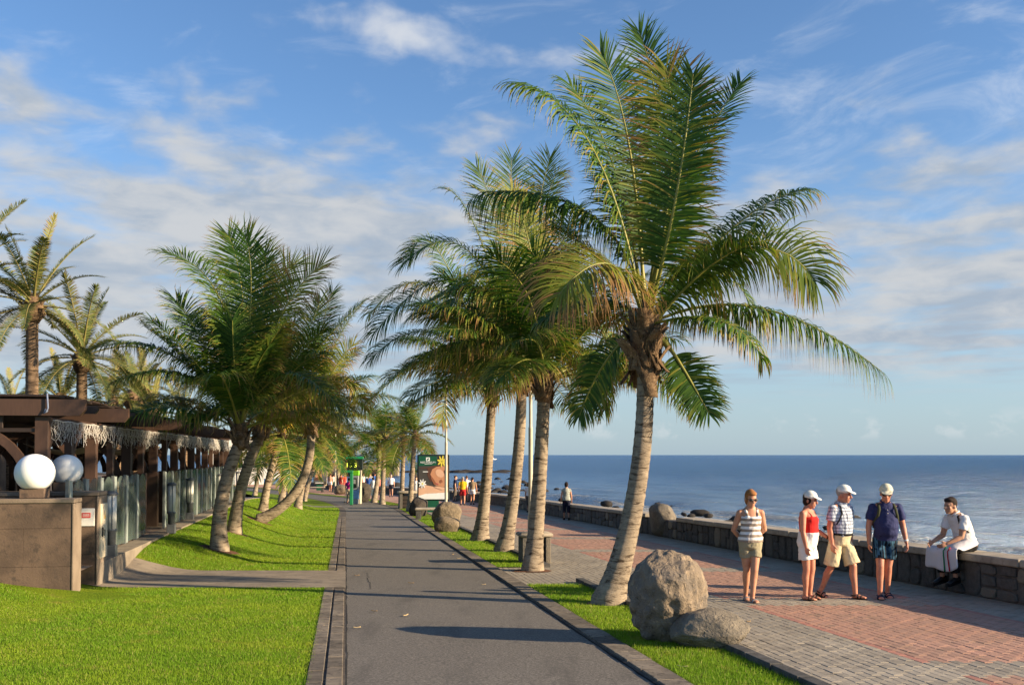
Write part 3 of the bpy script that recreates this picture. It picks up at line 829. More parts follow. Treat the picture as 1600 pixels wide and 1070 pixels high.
for i in range(0, NPOST, 2):
    y = i * 1.6
    for lx in (-3.2, -6.4): part_box('post', (lx, y, TOPZ / 2), (.2, .2, TOPZ), WOOD2, perg)
    # cross beams project past the posts
    mb = MB(); mb.prism([(-9.0, 0, .0), (.62, 0, .0), (.70, 0, .10), (.70, 0, .27), (-9.0, 0, .27)], (0, .14, 0)); mb.build('cross_beam', WOOD, perg, loc=(0, y - .19 if i == 0 else y - .07, TOPZ + .008))
for i in range(1, NPOST, 2):
    mb = MB(); mb.prism([(-9.0, 0, .0), (.45, 0, .0), (.50, 0, .06), (.50, 0, .15), (-9.0, 0, .15)], (0, .10, 0)); mb.build('rafter', WOOD2, perg, loc=(0, i * 1.6 - .05, TOPZ + .11))
for lx in (0, -3.2, -6.4):
    part_box('eave_beam', (lx, LEN / 2 - .6, TOPZ - .115), (.10, LEN - 1.5, .22), WOOD, perg)
for k in range(int(LEN / .62)):
    part_box('shade_board', (-4.3, .25 + k * .62, TOPZ + .36 + random.uniform(-.02, .02)), (9.0, .55, .035), WOOD2, perg, .0)  # solid boards added overhead to keep the space below dark
# curved braces
def brace(parent, c, w, h, axis, sgn, mat=WOOD, d=.09, th=.13, n=9):
    """quarter arch rising from the post to the beam"""
    out = []
    for r_ in (1.0, 1.0 - th / h):
        seg = []
        for k in range(n + 1):
            a = math.pi / 2 * k / n
            u = w * (1 - r_ * math.cos(a)) - (0 if r_ == 1 else 0); v = h * r_ * math.sin(a) - h
            seg.append((u, v + (0 if r_ == 1 else 0)))
        out.append(seg)
    pts = out[0] + out[1][::-1]
    if axis == 'x': P = [(c[0] + sgn * u, c[1] - d / 2, c[2] + v) for u, v in pts]; dv = (0, d, 0)
    else: P = [(c[0] - d / 2, c[1] + sgn * u, c[2] + v) for u, v in pts]; dv = (d, 0, 0)
    mb = MB(); mb.prism(P, dv); mb.build('brace', mat, parent)
for i in range(0, NPOST, 2):
    y = i * 1.6
    for lx in (0, -3.2, -6.4):
        if lx > -6: brace(perg, (lx - .1, y, TOPZ), 1.5, 1.25, 'x', -1)
        if lx < -1: brace(perg, (lx + .1, y, TOPZ), 1.5, 1.25, 'x', 1)
for i in range(NPOST - 1):
    brace(perg, (0, i * 1.6 + .08, TOPZ - .22), .7, .75, 'y', 1, d=.07, th=.09, n=6)
# front lattice panel under the first beam
part_box('front_rail', (-4.4, -.02, 2.30), (8.6, .06, .07), WOOD2, perg)
for lx in (-.65, -1.25, -1.9, -2.5): part_box('front_rail', (lx, -.02, 2.46), (.07, .05, .26), WOOD2, perg)

# restaurant building behind it
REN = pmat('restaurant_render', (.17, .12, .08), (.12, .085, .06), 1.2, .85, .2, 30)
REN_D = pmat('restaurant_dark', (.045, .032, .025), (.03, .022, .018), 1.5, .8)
rest_b = empty('restaurant_building', loc_p(-9.4, 13), PA, 'dim restaurant building behind the timber pergola', 'building')
mb = MB(); mb.box((-2, 0, 1.5), (4, 30, 3.0), bev=.03); mb.build('wall', REN, rest_b)
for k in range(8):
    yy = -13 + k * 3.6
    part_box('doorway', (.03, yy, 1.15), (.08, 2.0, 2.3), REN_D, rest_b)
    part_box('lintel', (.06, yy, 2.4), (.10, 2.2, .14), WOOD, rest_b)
part_box('roof_slab', (-2, 0, 3.1), (4.6, 30.6, .2), WOOD2, rest_b)

# icicle light curtains
LEDM = pmat('light_string_cable', (.62, .60, .56), (.50, .48, .44), 20, .5)
def icicles(y0, y1, drop, label, dense=.036):
    o = empty('icicle_lights', loc_p(.13, y0, 2.47), PA, label, 'fairy lights', 'light curtains on the pergola eave')
    mb = MB(); n = int((y1 - y0) / .3)
    mb.tube([(0, (y1 - y0) * i / n, .012 * math.sin(i * 2.3)) for i in range(n + 1)], .009, 4); mb.build('cable', LEDM, o)
    mb = MB(); y = .02
    while y < y1 - y0:
        L = drop * random.choice((.45, .65, .85, 1.0)) * random.uniform(.85, 1.1); p = [(0, y, 0)]; k = 5
        for j in range(1, k + 1): p.append((random.gauss(0, .02) + .0, y + random.gauss(0, .028), -L * j / k))
        if random.random() < .35: p[-1] = (p[-1][0] + .04, p[-1][1] + random.choice((-.05, .05)), p[-1][2] + .04)
        mb.tube(p, .0038, 3, cap=False); y += dense * random.uniform(.6, 1.5)
    q = mb.build('light_strand', LEDM, o, smooth=True); q['kind'] = 'stuff'
icicles(.1, 4.7, .42, 'longest white icicle light curtain nearest the globe lamps')
icicles(4.9, 9.4, .40, 'white icicle light curtain in the middle of the pergola eave')
icicles(9.5, 12.2, .22, 'sparse short icicle light curtain between two dense ones', .09)
icicles(12.3, 17.0, .40, 'dense white icicle light curtain past the sparse one', .03)
icicles(17.1, 25.5, .42, 'white icicle light curtain at the far end of the pergola', .03)
mb = MB(); mb.tube([(.12, -.22, 2.9), (.14, -.23, 2.66), (.12, -.24, 2.60), (.08, -.23, 2.57), (.10, -.22, 2.64), (.13, -.21, 2.60)], .014, 6)
tag(mb.build('cable_loop', pmat('cable_blue', (.18, .22, .32)), None, True, loc=loc_p(0, 0), rot=(0, 0, PA)), 'looped blue cable hanging at the corner of the pergola', 'cable')

# glass and steel screen
STEEL = pmat('brushed_steel', (.20, .22, .21), (.15, .17, .16), 8, .45, metal=.5, spec=.5)
def glass_mat(name, tint, rough, alpha):
    m, t, b, o = new_mat(name); t.put(b.inputs['Base Color'], tint); b.inputs['Roughness'].default_value = rough; b.inputs['Specular IOR Level'].default_value = .6
    tr = t.node('ShaderNodeBsdfTransparent'); t.put(tr.inputs[0], tuple(.55 + .45 * x for x in tint)); mx = t.node('ShaderNodeMixShader'); mx.inputs[0].default_value = alpha
    t.l.new(tr.outputs[0], mx.inputs[1]); t.l.new(b.outputs[0], mx.inputs[2]); t.l.new(mx.outputs[0], o.inputs[0]); return m
GLASS = glass_mat('screen_glass', (.32, .42, .38), .06, .20)
FROST = glass_mat('ribbed_screen', (.30, .35, .32), .3, .75)
def screen(y0, n, label):
    o = empty('glass_screen', loc_p(.45, y0), PA, label, 'screen', 'glass screens in front of the restaurant')
    for i in range(n):
        y = i * 1.08
        mb = MB(); mb.box((0, 0, .74), (.06, .05, 1.48), bev=.006); mb.build('post', STEEL, o, loc=(0, y, 0))
        mb = MB(); k = 6      # ribbed sheet
        pts = [(.018 * (1 if j % 2 else -1), .05 + .24 * j / k) for j in range(k + 1)]
        mb.prism([(x, yy, .06) for x, yy in pts] + [(x - .012, yy, .06) for x, yy in pts[::-1]], (0, 0, 1.40)); mb.build('ribbed_panel', FROST, o, loc=(0, y, 0))
        mb = MB(); k = 10
        top = [(0, .32 + .72 * j / k, 1.34 + .13 * math.sin(math.pi * j / k)) for j in range(k + 1)]
        mb.prism([(0, .32, .08)] + top + [(0, 1.04, .08)], (.012, 0, 0)); mb.build('glass_pane', GLASS, o, loc=(0, y, 0))
screen(-.2, 6, 'glass and steel screen between the cabinet pillar and the terrace entrance')
screen(8.6, 15, 'long glass and steel screen running away past the terrace entrance')

# low walls with globe lamps
VOLC = pmat('volcanic_block', (0.145, 0.098, 0.068), (0.095, 0.066, 0.048), 2.2, .9, .55, 30, c3=(.075, .055, .042), world=True)
VOLC_LIT = pmat('volcanic_lit', (0.24, 0.185, 0.135), (0.19, 0.145, 0.105), 3, .9, .5, 40, world=True)  # paler copy of the block stone, sunlight put into its colour
def block_wall(name, corner, length, thick, h, label, base):
    """corner = near right corner; runs to the left"""
    o = empty(name, (corner.x, corner.y, base), PA, label, 'wall')
    H = [.0, h * .36, h * .72, h - .07]
    for r_, (a, b) in enumerate(zip(H[:-1], H[1:])):
        x = 0; first = True
        while x > -length:
            l = (1.25 if (r_ % 2 == 0 or not first) else .7); l = min(l, length + x)
            mb = MB(); mb.box((0, 0, 0), (l - .003, thick - .02, b - a - .003), bev=.0025); mb.build('block', VOLC, o, loc=(x - l / 2 - .02, thick / 2, (a + b) / 2)); x -= l; first = False
    mb = MB(); mb.box((0, 0, 0), (.02, thick + .004, h - .075), bev=.003); mb.build('end_slab', VOLC_LIT, o, loc=(-.004, thick / 2, (h - .075) / 2))
    mb = MB(); mb.box((0, 0, 0), (length + .02, thick + .02, .065), bev=.008); mb.build('coping', VOLC_LIT, o, loc=(-length / 2, thick / 2, h - .035))
    return o
GLOBE_M, t, b, o_ = new_mat('opal_globe')
b.inputs['Base Color'].default_value = (.86, .86, .83, 1); b.inputs['Roughness'].default_value = .5; b.inputs['Specular IOR Level'].default_value = .25; b.inputs['Subsurface Weight'].default_value = .5; b.inputs['Subsurface Radius'].default_value = (.1, .1, .1)
def globe(p, r, label):
    o = empty('globe_lamp', p, PA, label, 'lamp', 'opal globe lamps on the low walls')
    mb = MB(); mb.box((0, 0, .075), (.36, .30, .15), bev=.008); mb.build('plinth', VOLC, o)
    mb = MB(); n = 18; prof = []
    for i in range(n + 1):
        a = -math.pi / 2 + .62 + (math.pi - .62) * i / n; prof.append((max(.001, r * math.cos(a)), r * math.sin(a)))
    mb.lathe((0, 0, .15 + r * math.cos(.62) * 1.0), prof, 28); mb.build('globe', GLOBE_M, o, smooth=True)
c1 = on(113, 928, 15.25)
zb1 = -.42
w1 = block_wall('low_wall', c1, 4.0, .46, 1.20 - zb1, 'brown volcanic stone wall nearest the viewer with a globe lamp on top', zb1)
ctop = 1.20
g1 = on(54, 780, 15.45); globe((g1.x, g1.y, ctop), .295, 'larger looking front globe lamp on the nearest brown wall')
c2 = on(151, 915, 16.75)
w2 = block_wall('low_wall', c2, 3.0, .66, 1.25 + .40, 'brown stone wall behind the first, with a white cabinet door at its end', -.40)
g2 = on(104, 770, 17.15); globe((g2.x, g2.y, 1.25), .262, 'rear globe lamp right of and behind the front one')
PLATE = pmat('white_plate', (.70, .69, .64), (.62, .61, .57), 5, .5)
RED = pmat('sign_red', (.55, .03, .025), (.48, .03, .025), 5, .5)
mb = MB(); mb.box((0, 0, 0), (.03, .46, .92), bev=.006); dr = mb.build('cabinet_door', pmat('door_cream', (.62, .53, .38), (.54, .46, .33), 3, .6), w2, loc=(.022, .33, .98)); dr['label'] = 'cream metal cabinet door with a black lock'
mb = MB(); mb.box((.02, -.15, -.02), (.03, .05, .16), bev=.005); mb.tube([(.035, -.15, .02), (.06, -.15, .02), (.06, -.15, -.09)], .009, 6); mb.build('lock', pmat('lock_metal', (.03, .03, .03), None, 4, .4), dr)
mb = MB(); mb.prism([(.017, -.02, .20), (.017, .06, .20), (.017, .02, .27 + .06)], (.004, 0, 0)); mb.build('warning_label', pmat('warn_yellow', (.65, .38, .05)), dr)
sg = empty('notice_plate', c2 + Vector((-.22, -.06, 0)), PA, 'white notice plate with a red label on the brown wall', 'sign')
sg.location.z = on(141, 808, 16.7).z
mb = MB(); mb.box((.06, .025, 0), (.24, .03, .30), bev=.008); mb.build('plate', PLATE, sg)
mb = MB(); mb.box((.05, .006, .035), (.14, .006, .085)); q = mb.build('red_label', RED, sg)
mb = MB()
for zz in (.055, .035, .015): mb.box((.05, .001, zz), (.11, .003, .007))
mb.build('label_lettering', PLATE, q)

# ---------------------------------------------------------------- bollard lights
GREY = pmat('bollard_grey', (.10, .11, .115), (.08, .085, .09), 8, .5, spec=.4)
OPAL = pmat('bollard_opal', (.66, .66, .60), (.58, .58, .53), 3, .3)
BMESH = {}
def bollard(p, label, h=1.2):
    o = empty('bollard_light', p, PA, label, 'bollard light', 'bollard lights along the lawn edge')
    if not BMESH:
        mb = MB(); mb.box((0, 0, .11), (.19, .19, .22), bev=.01); BMESH['base'] = mb.mesh('base', GREY)
        mb = MB(); mb.lathe((0, 0, 0), [(.085, .22), (.085, .46), (.105, .48), (.105, .51)], 18); BMESH['stem'] = mb.mesh('stem', GREY, True)
        mb = MB(); mb.lathe((0, 0, 0), [(.092, .51), (.092, 1.13)], 20); BMESH['diffuser'] = mb.mesh('diffuser', OPAL, True)
        mb = MB(); mb.lathe((0, 0, 0), [(.118, 1.13), (.118, 1.155), (.10, 1.185), (.05, 1.2), (.005, 1.203)], 20); BMESH['cap'] = mb.mesh('cap', GREY)
        mb = MB()
        for k in range(3): a = 2 * math.pi * k / 3 + .9; mb.box((math.cos(a) * .098, math.sin(a) * .098, .82), (.012, .012, .62), rz=a)
        BMESH['guard_bar'] = mb.mesh('guard_bar', GREY)
    for k, me in BMESH.items(): link(k, me, o)
for (px, d, lab) in [(174, 18.15, 'bollard light nearest the viewer, right beside the cabinet pillar'), (268, 23.6, 'second bollard light from the cabinet pillar, at the terrace entrance'),
                     (297, 28.4, 'third bollard light from the cabinet pillar'), (344, 35.0, 'fourth bollard light from the cabinet pillar, left of the palm trunk'),
                     (355, 38.5, 'fifth bollard light from the pillar, just left of the leaning palm trunk'), (372, 43.0, 'farthest bollard light, partly hidden behind palm trunks')]:
    q = on(px, 800, d); bollard((q.x, q.y, zt(d) + .03), lab)

# ---------------------------------------------------------------- tables, chairs and diners
CHAIRM = pmat('cane_cream', (.42, .34, .22), (.34, .27, .17), 12, .7); TABM = pmat('table_wood', (.30, .17, .08), (.22, .12, .06), 5, .5); CLOTH = pmat('table_cloth', (.10, .12, .11), (.07, .08, .08), 5, .8)
CH = {}
def chair(lx, ly, rz, label):
    if not CH:
        mb = MB(); mb.box((0, 0, .45), (.46, .44, .05), bev=.015); CH['seat'] = [mb.mesh('seat', CHAIRM)]
        mb = MB()
        for k in range(7): mb.box((-.18 + .06 * k, .21, .70), (.03, .018, .42))
        mb.tube([(-.22, .21, .47), (-.22, .22, .90), (0, .23, .96), (.22, .22, .90), (.22, .21, .47)], .016, 6); CH['backrest'] = [mb.mesh('backrest', CHAIRM)]
        CH['leg'] = []
        for sx in (-1, 1):
            for sy in (-1, 1): mb = MB(); mb.tube([(sx * .19, sy * .18, .45), (sx * .22, sy * .22, 0)], .016, 6); CH['leg'].append(mb.mesh('leg', CHAIRM))
        CH['armrest'] = []
        for sx in (-1, 1): mb = MB(); mb.tube([(sx * .22, .21, .68), (sx * .24, -.14, .66), (sx * .22, -.18, .45)], .016, 6); CH['armrest'].append(mb.mesh('armrest', CHAIRM))
    o = empty('cane_chair', loc_p(lx, ly, .04), PA + rz, label, 'chair', 'cane chairs on the restaurant terrace')
    for k, ms in CH.items():
        for me in ms: link(k, me, o)
TB = {}
def table(lx, ly, label):
    if not TB:
        mb = MB(); mb.box((0, 0, .73), (.85, .85, .04), bev=.01); TB['table_top'] = mb.mesh('table_top', TABM)
        mb = MB(); mb.lathe((0, 0, 0), [(.25, 0), (.25, .03), (.05, .06), (.04, .70)], 12); TB['pedestal'] = mb.mesh('pedestal', WOOD2)
    o = empty('table', loc_p(lx, ly, .04), PA, label, 'table', 'tables on the restaurant terrace')
    for k, me in TB.items(): link(k, me, o)
names = ['first', 'second', 'third', 'fourth', 'fifth', 'sixth', 'seventh']
for i, ly in enumerate((1.5, 4.6, 7.4, 10.4, 14.0, 17.5, 21.0)):
    table(-1.2, ly, f'{names[i]} wooden table from the pergola corner, inside the screen')
    chair(-.55, ly + .05, -math.pi / 2, f'cream cane chair on the lawn side of the {names[i]} terrace table'); chair(-1.2, ly - .72, math.pi, f'cream cane chair on the near side of the {names[i]} terrace table')
    if i % 2 == 0: chair(-1.9, ly + .1, math.pi / 2, f'cream cane chair on the inner side of the {names[i]} terrace table')
# cloth shades and lanterns hung under the roof
SHADEM = pmat('cream_cloth', (.55, .48, .36), (.45, .39, .29), 3, .8)
for i, (lx, ly, wd, hh, ln) in enumerate([(-1.9, .9, 1.2, 2.42, 1.2), (-2.6, 3.6, 1.4, 2.40, 1.5), (-1.6, 7.8, 1.6, 2.0, 1.7), (-1.4, 12.4, 1.8, 2.0, 2.0), (-2.2, 17.0, 1.8, 2.05, 2.0)]):
    V = []; n = 9
    for a in range(n):
        for b_ in range(n):
            u, v = a / (n - 1) - .5, b_ / (n - 1) - .5
            V.append((u * wd, v * ln, -.22 * (1 - 4 * u * u) * (1 - 1.2 * v * v) + .03 * math.sin(9 * v)))
    F = [(a * n + b_, a * n + b_ + 1, (a + 1) * n + b_ + 1, (a + 1) * n + b_) for a in range(n - 1) for b_ in range(n - 1)]
    o = link('cloth_shade', mesh_np('cloth_shade', V, F, SHADEM), None, loc_p(lx, ly, hh + .12), (0, 0, PA))
    md = o.modifiers.new('thick', 'SOLIDIFY'); md.thickness = .012
    tag(o, f'{["first","second","third","fourth","fifth"][i]} cream cloth shade from the corner, slung under the pergola roof', 'cloth shade', 'cloth shades under the pergola roof')

# ================================================================ STREET FURNITURE
GREEN = pmat('sign_green', (.008, .085, .045), (.006, .07, .036), 3, .35, spec=.5)
BLK = pmat('frame_black', (.012, .020, .018), (.010, .016, .015), 3, .3, spec=.5)
def flat_mat(name, c, rough=.45): return pmat(name, c, tuple(x * .92 for x in c), 2.5, rough)
def text(body, size, mat, parent, loc, rot=(math.pi / 2, 0, 0), name='lettering', ext=.002, align='LEFT'):
    cu = bpy.data.curves.new(name, 'FONT'); cu.body = body; cu.size = size; cu.extrude = ext; cu.align_x = align; cu.materials.append(mat)
    tmp = bpy.data.objects.new(name, cu); col.objects.link(tmp); dg = bpy.context.evaluated_depsgraph_get()
    me = bpy.data.meshes.new_from_object(tmp.evaluated_get(dg)); bpy.data.objects.remove(tmp)
    if not me.materials: me.materials.append(mat)
    return link(name, me, parent, loc, rot)
def ad_panel(px, py, wpx, hpx, ped, label, art, rz):
    p = at(px, py); k = p.y / F_PX; W, H, ph = wpx * k, hpx * k, ped * k
    o = empty('advertising_panel', (p.x, p.y, height(p.x, p.y)), rz, label, 'advertising sign')
    mb = MB(); mb.box((-.05 * W, 0, ph / 2), (W * .45, .20, ph + .02), bev=.01); mb.build('pedestal', GREEN, o)
    mb = MB(); mb.box((0, 0, ph + H / 2), (W, .24, H), bev=.05); mb.build('frame', BLK, o)
    po = empty('poster', (0, -.126, ph + H / 2)); po.parent = o
    art(po, W * .91, H * .93); return o
SKIN_A = flat_mat('print_skin', (.50, .24, .13)); SKIN_B = flat_mat('print_skin_shade', (.27, .105, .055)); SKIN_L = flat_mat('print_skin_light', (.66, .40, .26)); PDARK = flat_mat('print_dark', (.06, .055, .05)); PWHITE = flat_mat('print_white', (.75, .76, .74)); PYEL = flat_mat('print_yellow', (.72, .60, .08)); PBRN = flat_mat('print_brown', (.10, .045, .03)); PLIP = flat_mat('print_lip', (.40, .10, .09))
def shape(po, name, pts, mat, W, H, layer):
    """flat print: outline in poster fractions, one thin layer"""
    mb = MB(); mb.prism([((x - .5) * W, -.004 * layer, (.5 - y) * H) for x, y in pts], (0, .003, 0)); return mb.build(name, mat, po)
def oval(cx, cy, rx, ry, n=24, rot=0):
    return [(cx + rx * math.cos(2 * math.pi * i / n) * math.cos(rot) - ry * math.sin(2 * math.pi * i / n) * math.sin(rot), cy + rx * math.cos(2 * math.pi * i / n) * math.sin(rot) + ry * math.sin(2 * math.pi * i / n) * math.cos(rot)) for i in range(n)]
def art_spa(po, W, H):
    S = lambda nm, pts, mat, l: shape(po, nm, pts, mat, W, H, l)
    S('print_ground', [(0, 0), (1, 0), (1, 1), (0, 1)], PDARK, 0)
    S('print_towel', [(0, .91), (.25, .86), (.6, .85), (1, .82), (1, 1), (0, 1)], PWHITE, 1)
    S('print_arm', [(0, .74), (.2, .67), (.45, .70), (.7, .74), (1, .72), (1, .84), (.6, .86), (.25, .87), (0, .92)], SKIN_L, 2)
    S('print_hair', [(.3, .27), (.55, .22), (1, .20), (1, .5), (.4, .6), (.3, .45)], PBRN, 2)
    S('print_face', [(.42, .52), (.40, .42), (.46, .31), (.60, .25), (.80, .23), (1, .20), (1, .70), (.85, .715), (.68, .70), (.52, .66)], SKIN_A, 3)
    S('print_face_shade', [(.42, .52), (.41, .44), (.52, .54), (.62, .66), (.52, .66)], SKIN_B, 4)
    S('print_cheek', oval(.72, .40, .15, .09, rot=.3), SKIN_L, 4)
    S('print_eye', oval(.92, .40, .085, .035, rot=.9), PBRN, 5)
    S('print_nose', [(.72, .56), (.78, .54), (.82, .60), (.76, .63), (.71, .61)], SKIN_B, 5)
    S('print_mouth', oval(.63, .645, .055, .016, rot=.4), PLIP, 5)
    S('print_fingers', [(.52, .71), (.62, .70), (.98, .735), (1, .76), (.8, .79), (.6, .74)], SKIN_L, 6)
    S('print_header', [(0, 0), (.62, 0), (.62, .22), (0, .23)], GREEN, 3)
    S('print_emblem', [(.25, .03), (.38, .03), (.38, .115), (.25, .115)], PWHITE, 4)
    S('print_emblem_leaf', [(.28, .10), (.30, .055), (.35, .045), (.345, .075), (.31, .10)], GREEN, 5)
    S('print_caption', [(.06, .275), (.32, .268), (.32, .285), (.06, .292)], PBRN, 4)
    S('print_caption', [(.14, .355), (.32, .355), (.32, .372), (.14, .372)], PWHITE, 4)
    text('RED PARFUM', W * .088, PWHITE, po, (-.445 * W, -.022, .335 * H))
    S('print_caption', [(.20, .178), (.46, .172), (.46, .182), (.20, .188)], PWHITE, 5)
    for cx, cy, rr, mm, n in ((.80, .12, .16, PYEL, 8), (.13, .64, .13, PWHITE, 8)):
        for i in range(n):
            a = 2 * math.pi * i / n + .2; S('print_petal', oval(cx + rr * .55 * math.cos(a), cy + rr * .55 * math.sin(a) * .66, rr * .52, rr * .16, 12, a), mm, 6 + (i % 2))
        S('print_flower_eye', oval(cx, cy, rr * .22, rr * .15, 12), PYEL if mm is PWHITE else flat_mat('print_olive', (.42, .36, .06)), 8)
def art_portrait(po, W, H):
    S = lambda nm, pts, mat, l: shape(po, nm, pts, mat, W, H, l)
    S('print_ground', [(0, 0), (1, 0), (1, 1), (0, 1)], flat_mat('print_slate', (.09, .10, .105)), 0)
    S('print_hair', oval(.36, .38, .26, .22), PBRN, 1); S('print_face', oval(.30, .36, .14, .15), SKIN_L, 2); S('print_arm', [(.1, .5), (.3, .45), (.62, .4), (.66, .62), (.35, .68), (.12, .62)], SKIN_A, 3)
    S('print_shoulder', [(.05, .72), (.3, .60), (.55, .66), (.6, .78), (.05, .8)], PBRN, 3); S('print_footer', [(0, .86), (1, .86), (1, 1), (0, 1)], PDARK, 4)
    S('print_caption', [(.12, .91), (.80, .91), (.80, .95), (.12, .95)], PWHITE, 5)
ad_panel(677, 800, 50, 72, 18, 'large advertising panel with a resting face and yellow flower on green pedestal', art_spa, R(4))
ad_panel(500, 766, 20, 30, 9, 'far dark advertising panel with a figure poster behind palm trunks', art_portrait, R(8))

# lamp posts
CREAMP = pmat('lamp_cream', (.50, .44, .33), (.44, .39, .29), 4, .5)
def lamp_post(p, h, r, label):
    o = empty('street_lamp', (p.x, p.y, zg(p.y)), 0, label, 'lamp post', 'cream lamp posts on the promenade')
    mb = MB(); mb.lathe((0, 0, 0), [(r * 1.9, 0), (r * 1.9, .05), (r * 1.35, .08), (r * 1.3, .55), (r, .62), (r * .95, h * .55), (r * .98, h * .555), (r * .75, h * .56), (r * .7, h)], 14); mb.build('column', CREAMP, o, smooth=True)
    mb = MB(); mb.tube([(-.05, 0, h - .02), (.25, 0, h + .06), (.42, 0, h + .05)], r * .5, 8); mb.build('arm', CREAMP, o)
    mb = MB(); mb.ell((.62, 0, h + .05), (.36, .16, .075), 14, 8); mb.build('lamp_head', CREAMP, o, smooth=True)
p = at(694, 792); lamp_post(Vector((on(697, 700, 47).x, 47, 0)), 6.3, .068, 'tall cream lamp post just right of the large advertising panel')
lamp_post(Vector((on(829, 700, 33).x, 33, 0)), 6.3, .075, 'cream lamp post behind the second palm trunk from the right')
lamp_post(Vector((on(524, 740, 92).x, 92, 0)), 6.3, .075, 'distant cream lamp post beside the far poster panel')

# stone litter bin by the second palm
def stone_bin(p, label, s=1.0, rz=None):
    o = empty('stone_bin', (p.x, p.y, zg(p.y)), yaw(p.y) if rz is None else rz, label, 'litter bin')
    for sx in (-1, 1):
        mb = MB(); mb.box((sx * .255 * s, 0, .29 * s), (.11 * s, .52 * s, .58 * s), bev=.02); mb.build('side_panel', BASALT, o)
    mb = MB(); mb.box((0, 0, .625 * s), (.72 * s, .60 * s, .09 * s), bev=.03); auto_smooth(mb.build('lid_slab', CAPM, o), 50)
    mb = MB(); mb.box((0, .02, .26 * s), (.36 * s, .42 * s, .48 * s), bev=.02); mb.build('liner', pmat('bin_dark', (.02, .018, .016)), o)
    for k in range(3): mb = MB(); mb.box((0, -.20 * s, (.12 + .14 * k) * s), (.38 * s, .03, .10 * s), bev=.006); mb.build('slat', WOOD2, o)
stone_bin(Vector((on(835, 880, 21.6).x, 21.6, 0)), 'stone litter bin with pale slab lid behind the second palm trunk')
stone_bin(Vector((on(636, 790, 57).x, 57, 0)), 'dark stone litter bin between two thin palm trunks left of the panel', 1.5)
def concrete_bench(p, L, label, rz, mat=None):
    o = empty('concrete_bench', (p.x, p.y, height(p.x, p.y)), rz, label, 'bench')
    mb = MB(); mb.box((0, 0, .48), (L, .55, .10), bev=.02); mb.build('seat', CAPM, o)
    for sx in (-1, 1): mb = MB(); mb.box((sx * L * .38, 0, .22), (.22, .46, .44), bev=.015); mb.build('leg', KERBG, o)
concrete_bench(at(669, 812), 1.1, 'pale concrete bench below the large advertising panel', .05)
concrete_bench(at(491, 769), 2.0, 'pale concrete bench by the far poster panel', .1)

# green clock and thermometer sign
p = at(549, 789); k = p.y / F_PX
ts = empty('clock_sign', (p.x, p.y, zg(p.y)), R(6), 'green clock sign on a cranked post with yellow digits', 'sign')
GRN2 = pmat('clock_green', (.012, .20, .075), (.010, .16, .06), 3, .4, spec=.5)
mb = MB(); mb.box((0, 0, 25 * k), (5 * k, .25, 50 * k), bev=.04); mb.build('post', GRN2, ts)
mb = MB(); mb.box((-7 * k, 0, 52.5 * k), (19 * k, .25, 5 * k), bev=.04); mb.build('crank', GRN2, ts)
mb = MB(); mb.box((-14 * k, 0, 62 * k), (5 * k, .25, 16 * k), bev=.04); mb.build('upright', GRN2, ts)
mb = MB(); mb.box((2 * k, 0, 63 * k), (31 * k, .3, 17 * k), bev=.05); fr = mb.build('display', BLK, ts)
mb = MB(); mb.box((1 * k, -.02, 73.5 * k), (35 * k, .34, 4.5 * k), bev=.04); mb.build('display_top', GRN2, ts)
LED, t_, b_, o_ = new_mat('led_yellow'); b_.inputs['Base Color'].default_value = (.5, .55, .05, 1); b_.inputs['Emission Color'].default_value = (.75, .85, .10, 1); b_.inputs['Emission Strength'].default_value = .8
text('16 3', 10 * k, LED, fr, (-9 * k, -.17, 59 * k), name='digits', ext=.01)

# telephone booth with blue and green panels
p = at(556, 787); k = p.y / F_PX
tb = empty('telephone_booth', (p.x, p.y, zg(p.y)), R(-6), 'telephone booth with blue and lime green header behind the person in pink', 'telephone booth')
SILV = pmat('booth_grey', (.36, .37, .37), (.30, .31, .31), 4, .5); BLUE = pmat('booth_blue', (.03, .12, .40), (.025, .10, .34), 3, .4); LIME = pmat('booth_lime', (.20, .62, .02), (.18, .55, .02), 3, .4); LBLUE = pmat('booth_pale_blue', (.22, .38, .60), (.18, .32, .52), 3, .4)
for nm, x, z0, z1, w_, m_, dy in (('plinth', 0, 0, 8, 11, SILV, 0), ('lower_panel', 0, 8, 22, 12, LBLUE, .02), ('cabinet', 0, 22, 44, 12.5, SILV, 0), ('lime_header', .5, 44.2, 52, 12, LIME, 0), ('blue_header', .5, 52.2, 62, 12, BLUE, 0)):
    mb = MB(); mb.box((x * k, dy, (z0 + z1) / 2 * k), (w_ * k, .7, (z1 - z0) * k), bev=.03); mb.build(nm, m_, tb)
mb = MB(); mb.box((0, -.37, 33 * k), (8 * k, .06, 15 * k), bev=.02); q = mb.build('telephone', BLK, tb)
mb = MB(); mb.box((0, -.42, 35 * k), (3 * k, .05, 7 * k), bev=.01); mb.build('keypad', SILV, q)
mb = MB(); mb.box((6.9 * k, .1, 31 * k), (1.0 * k, .5, 62 * k), bev=.02); mb.build('side_post', CREAMP, tb)

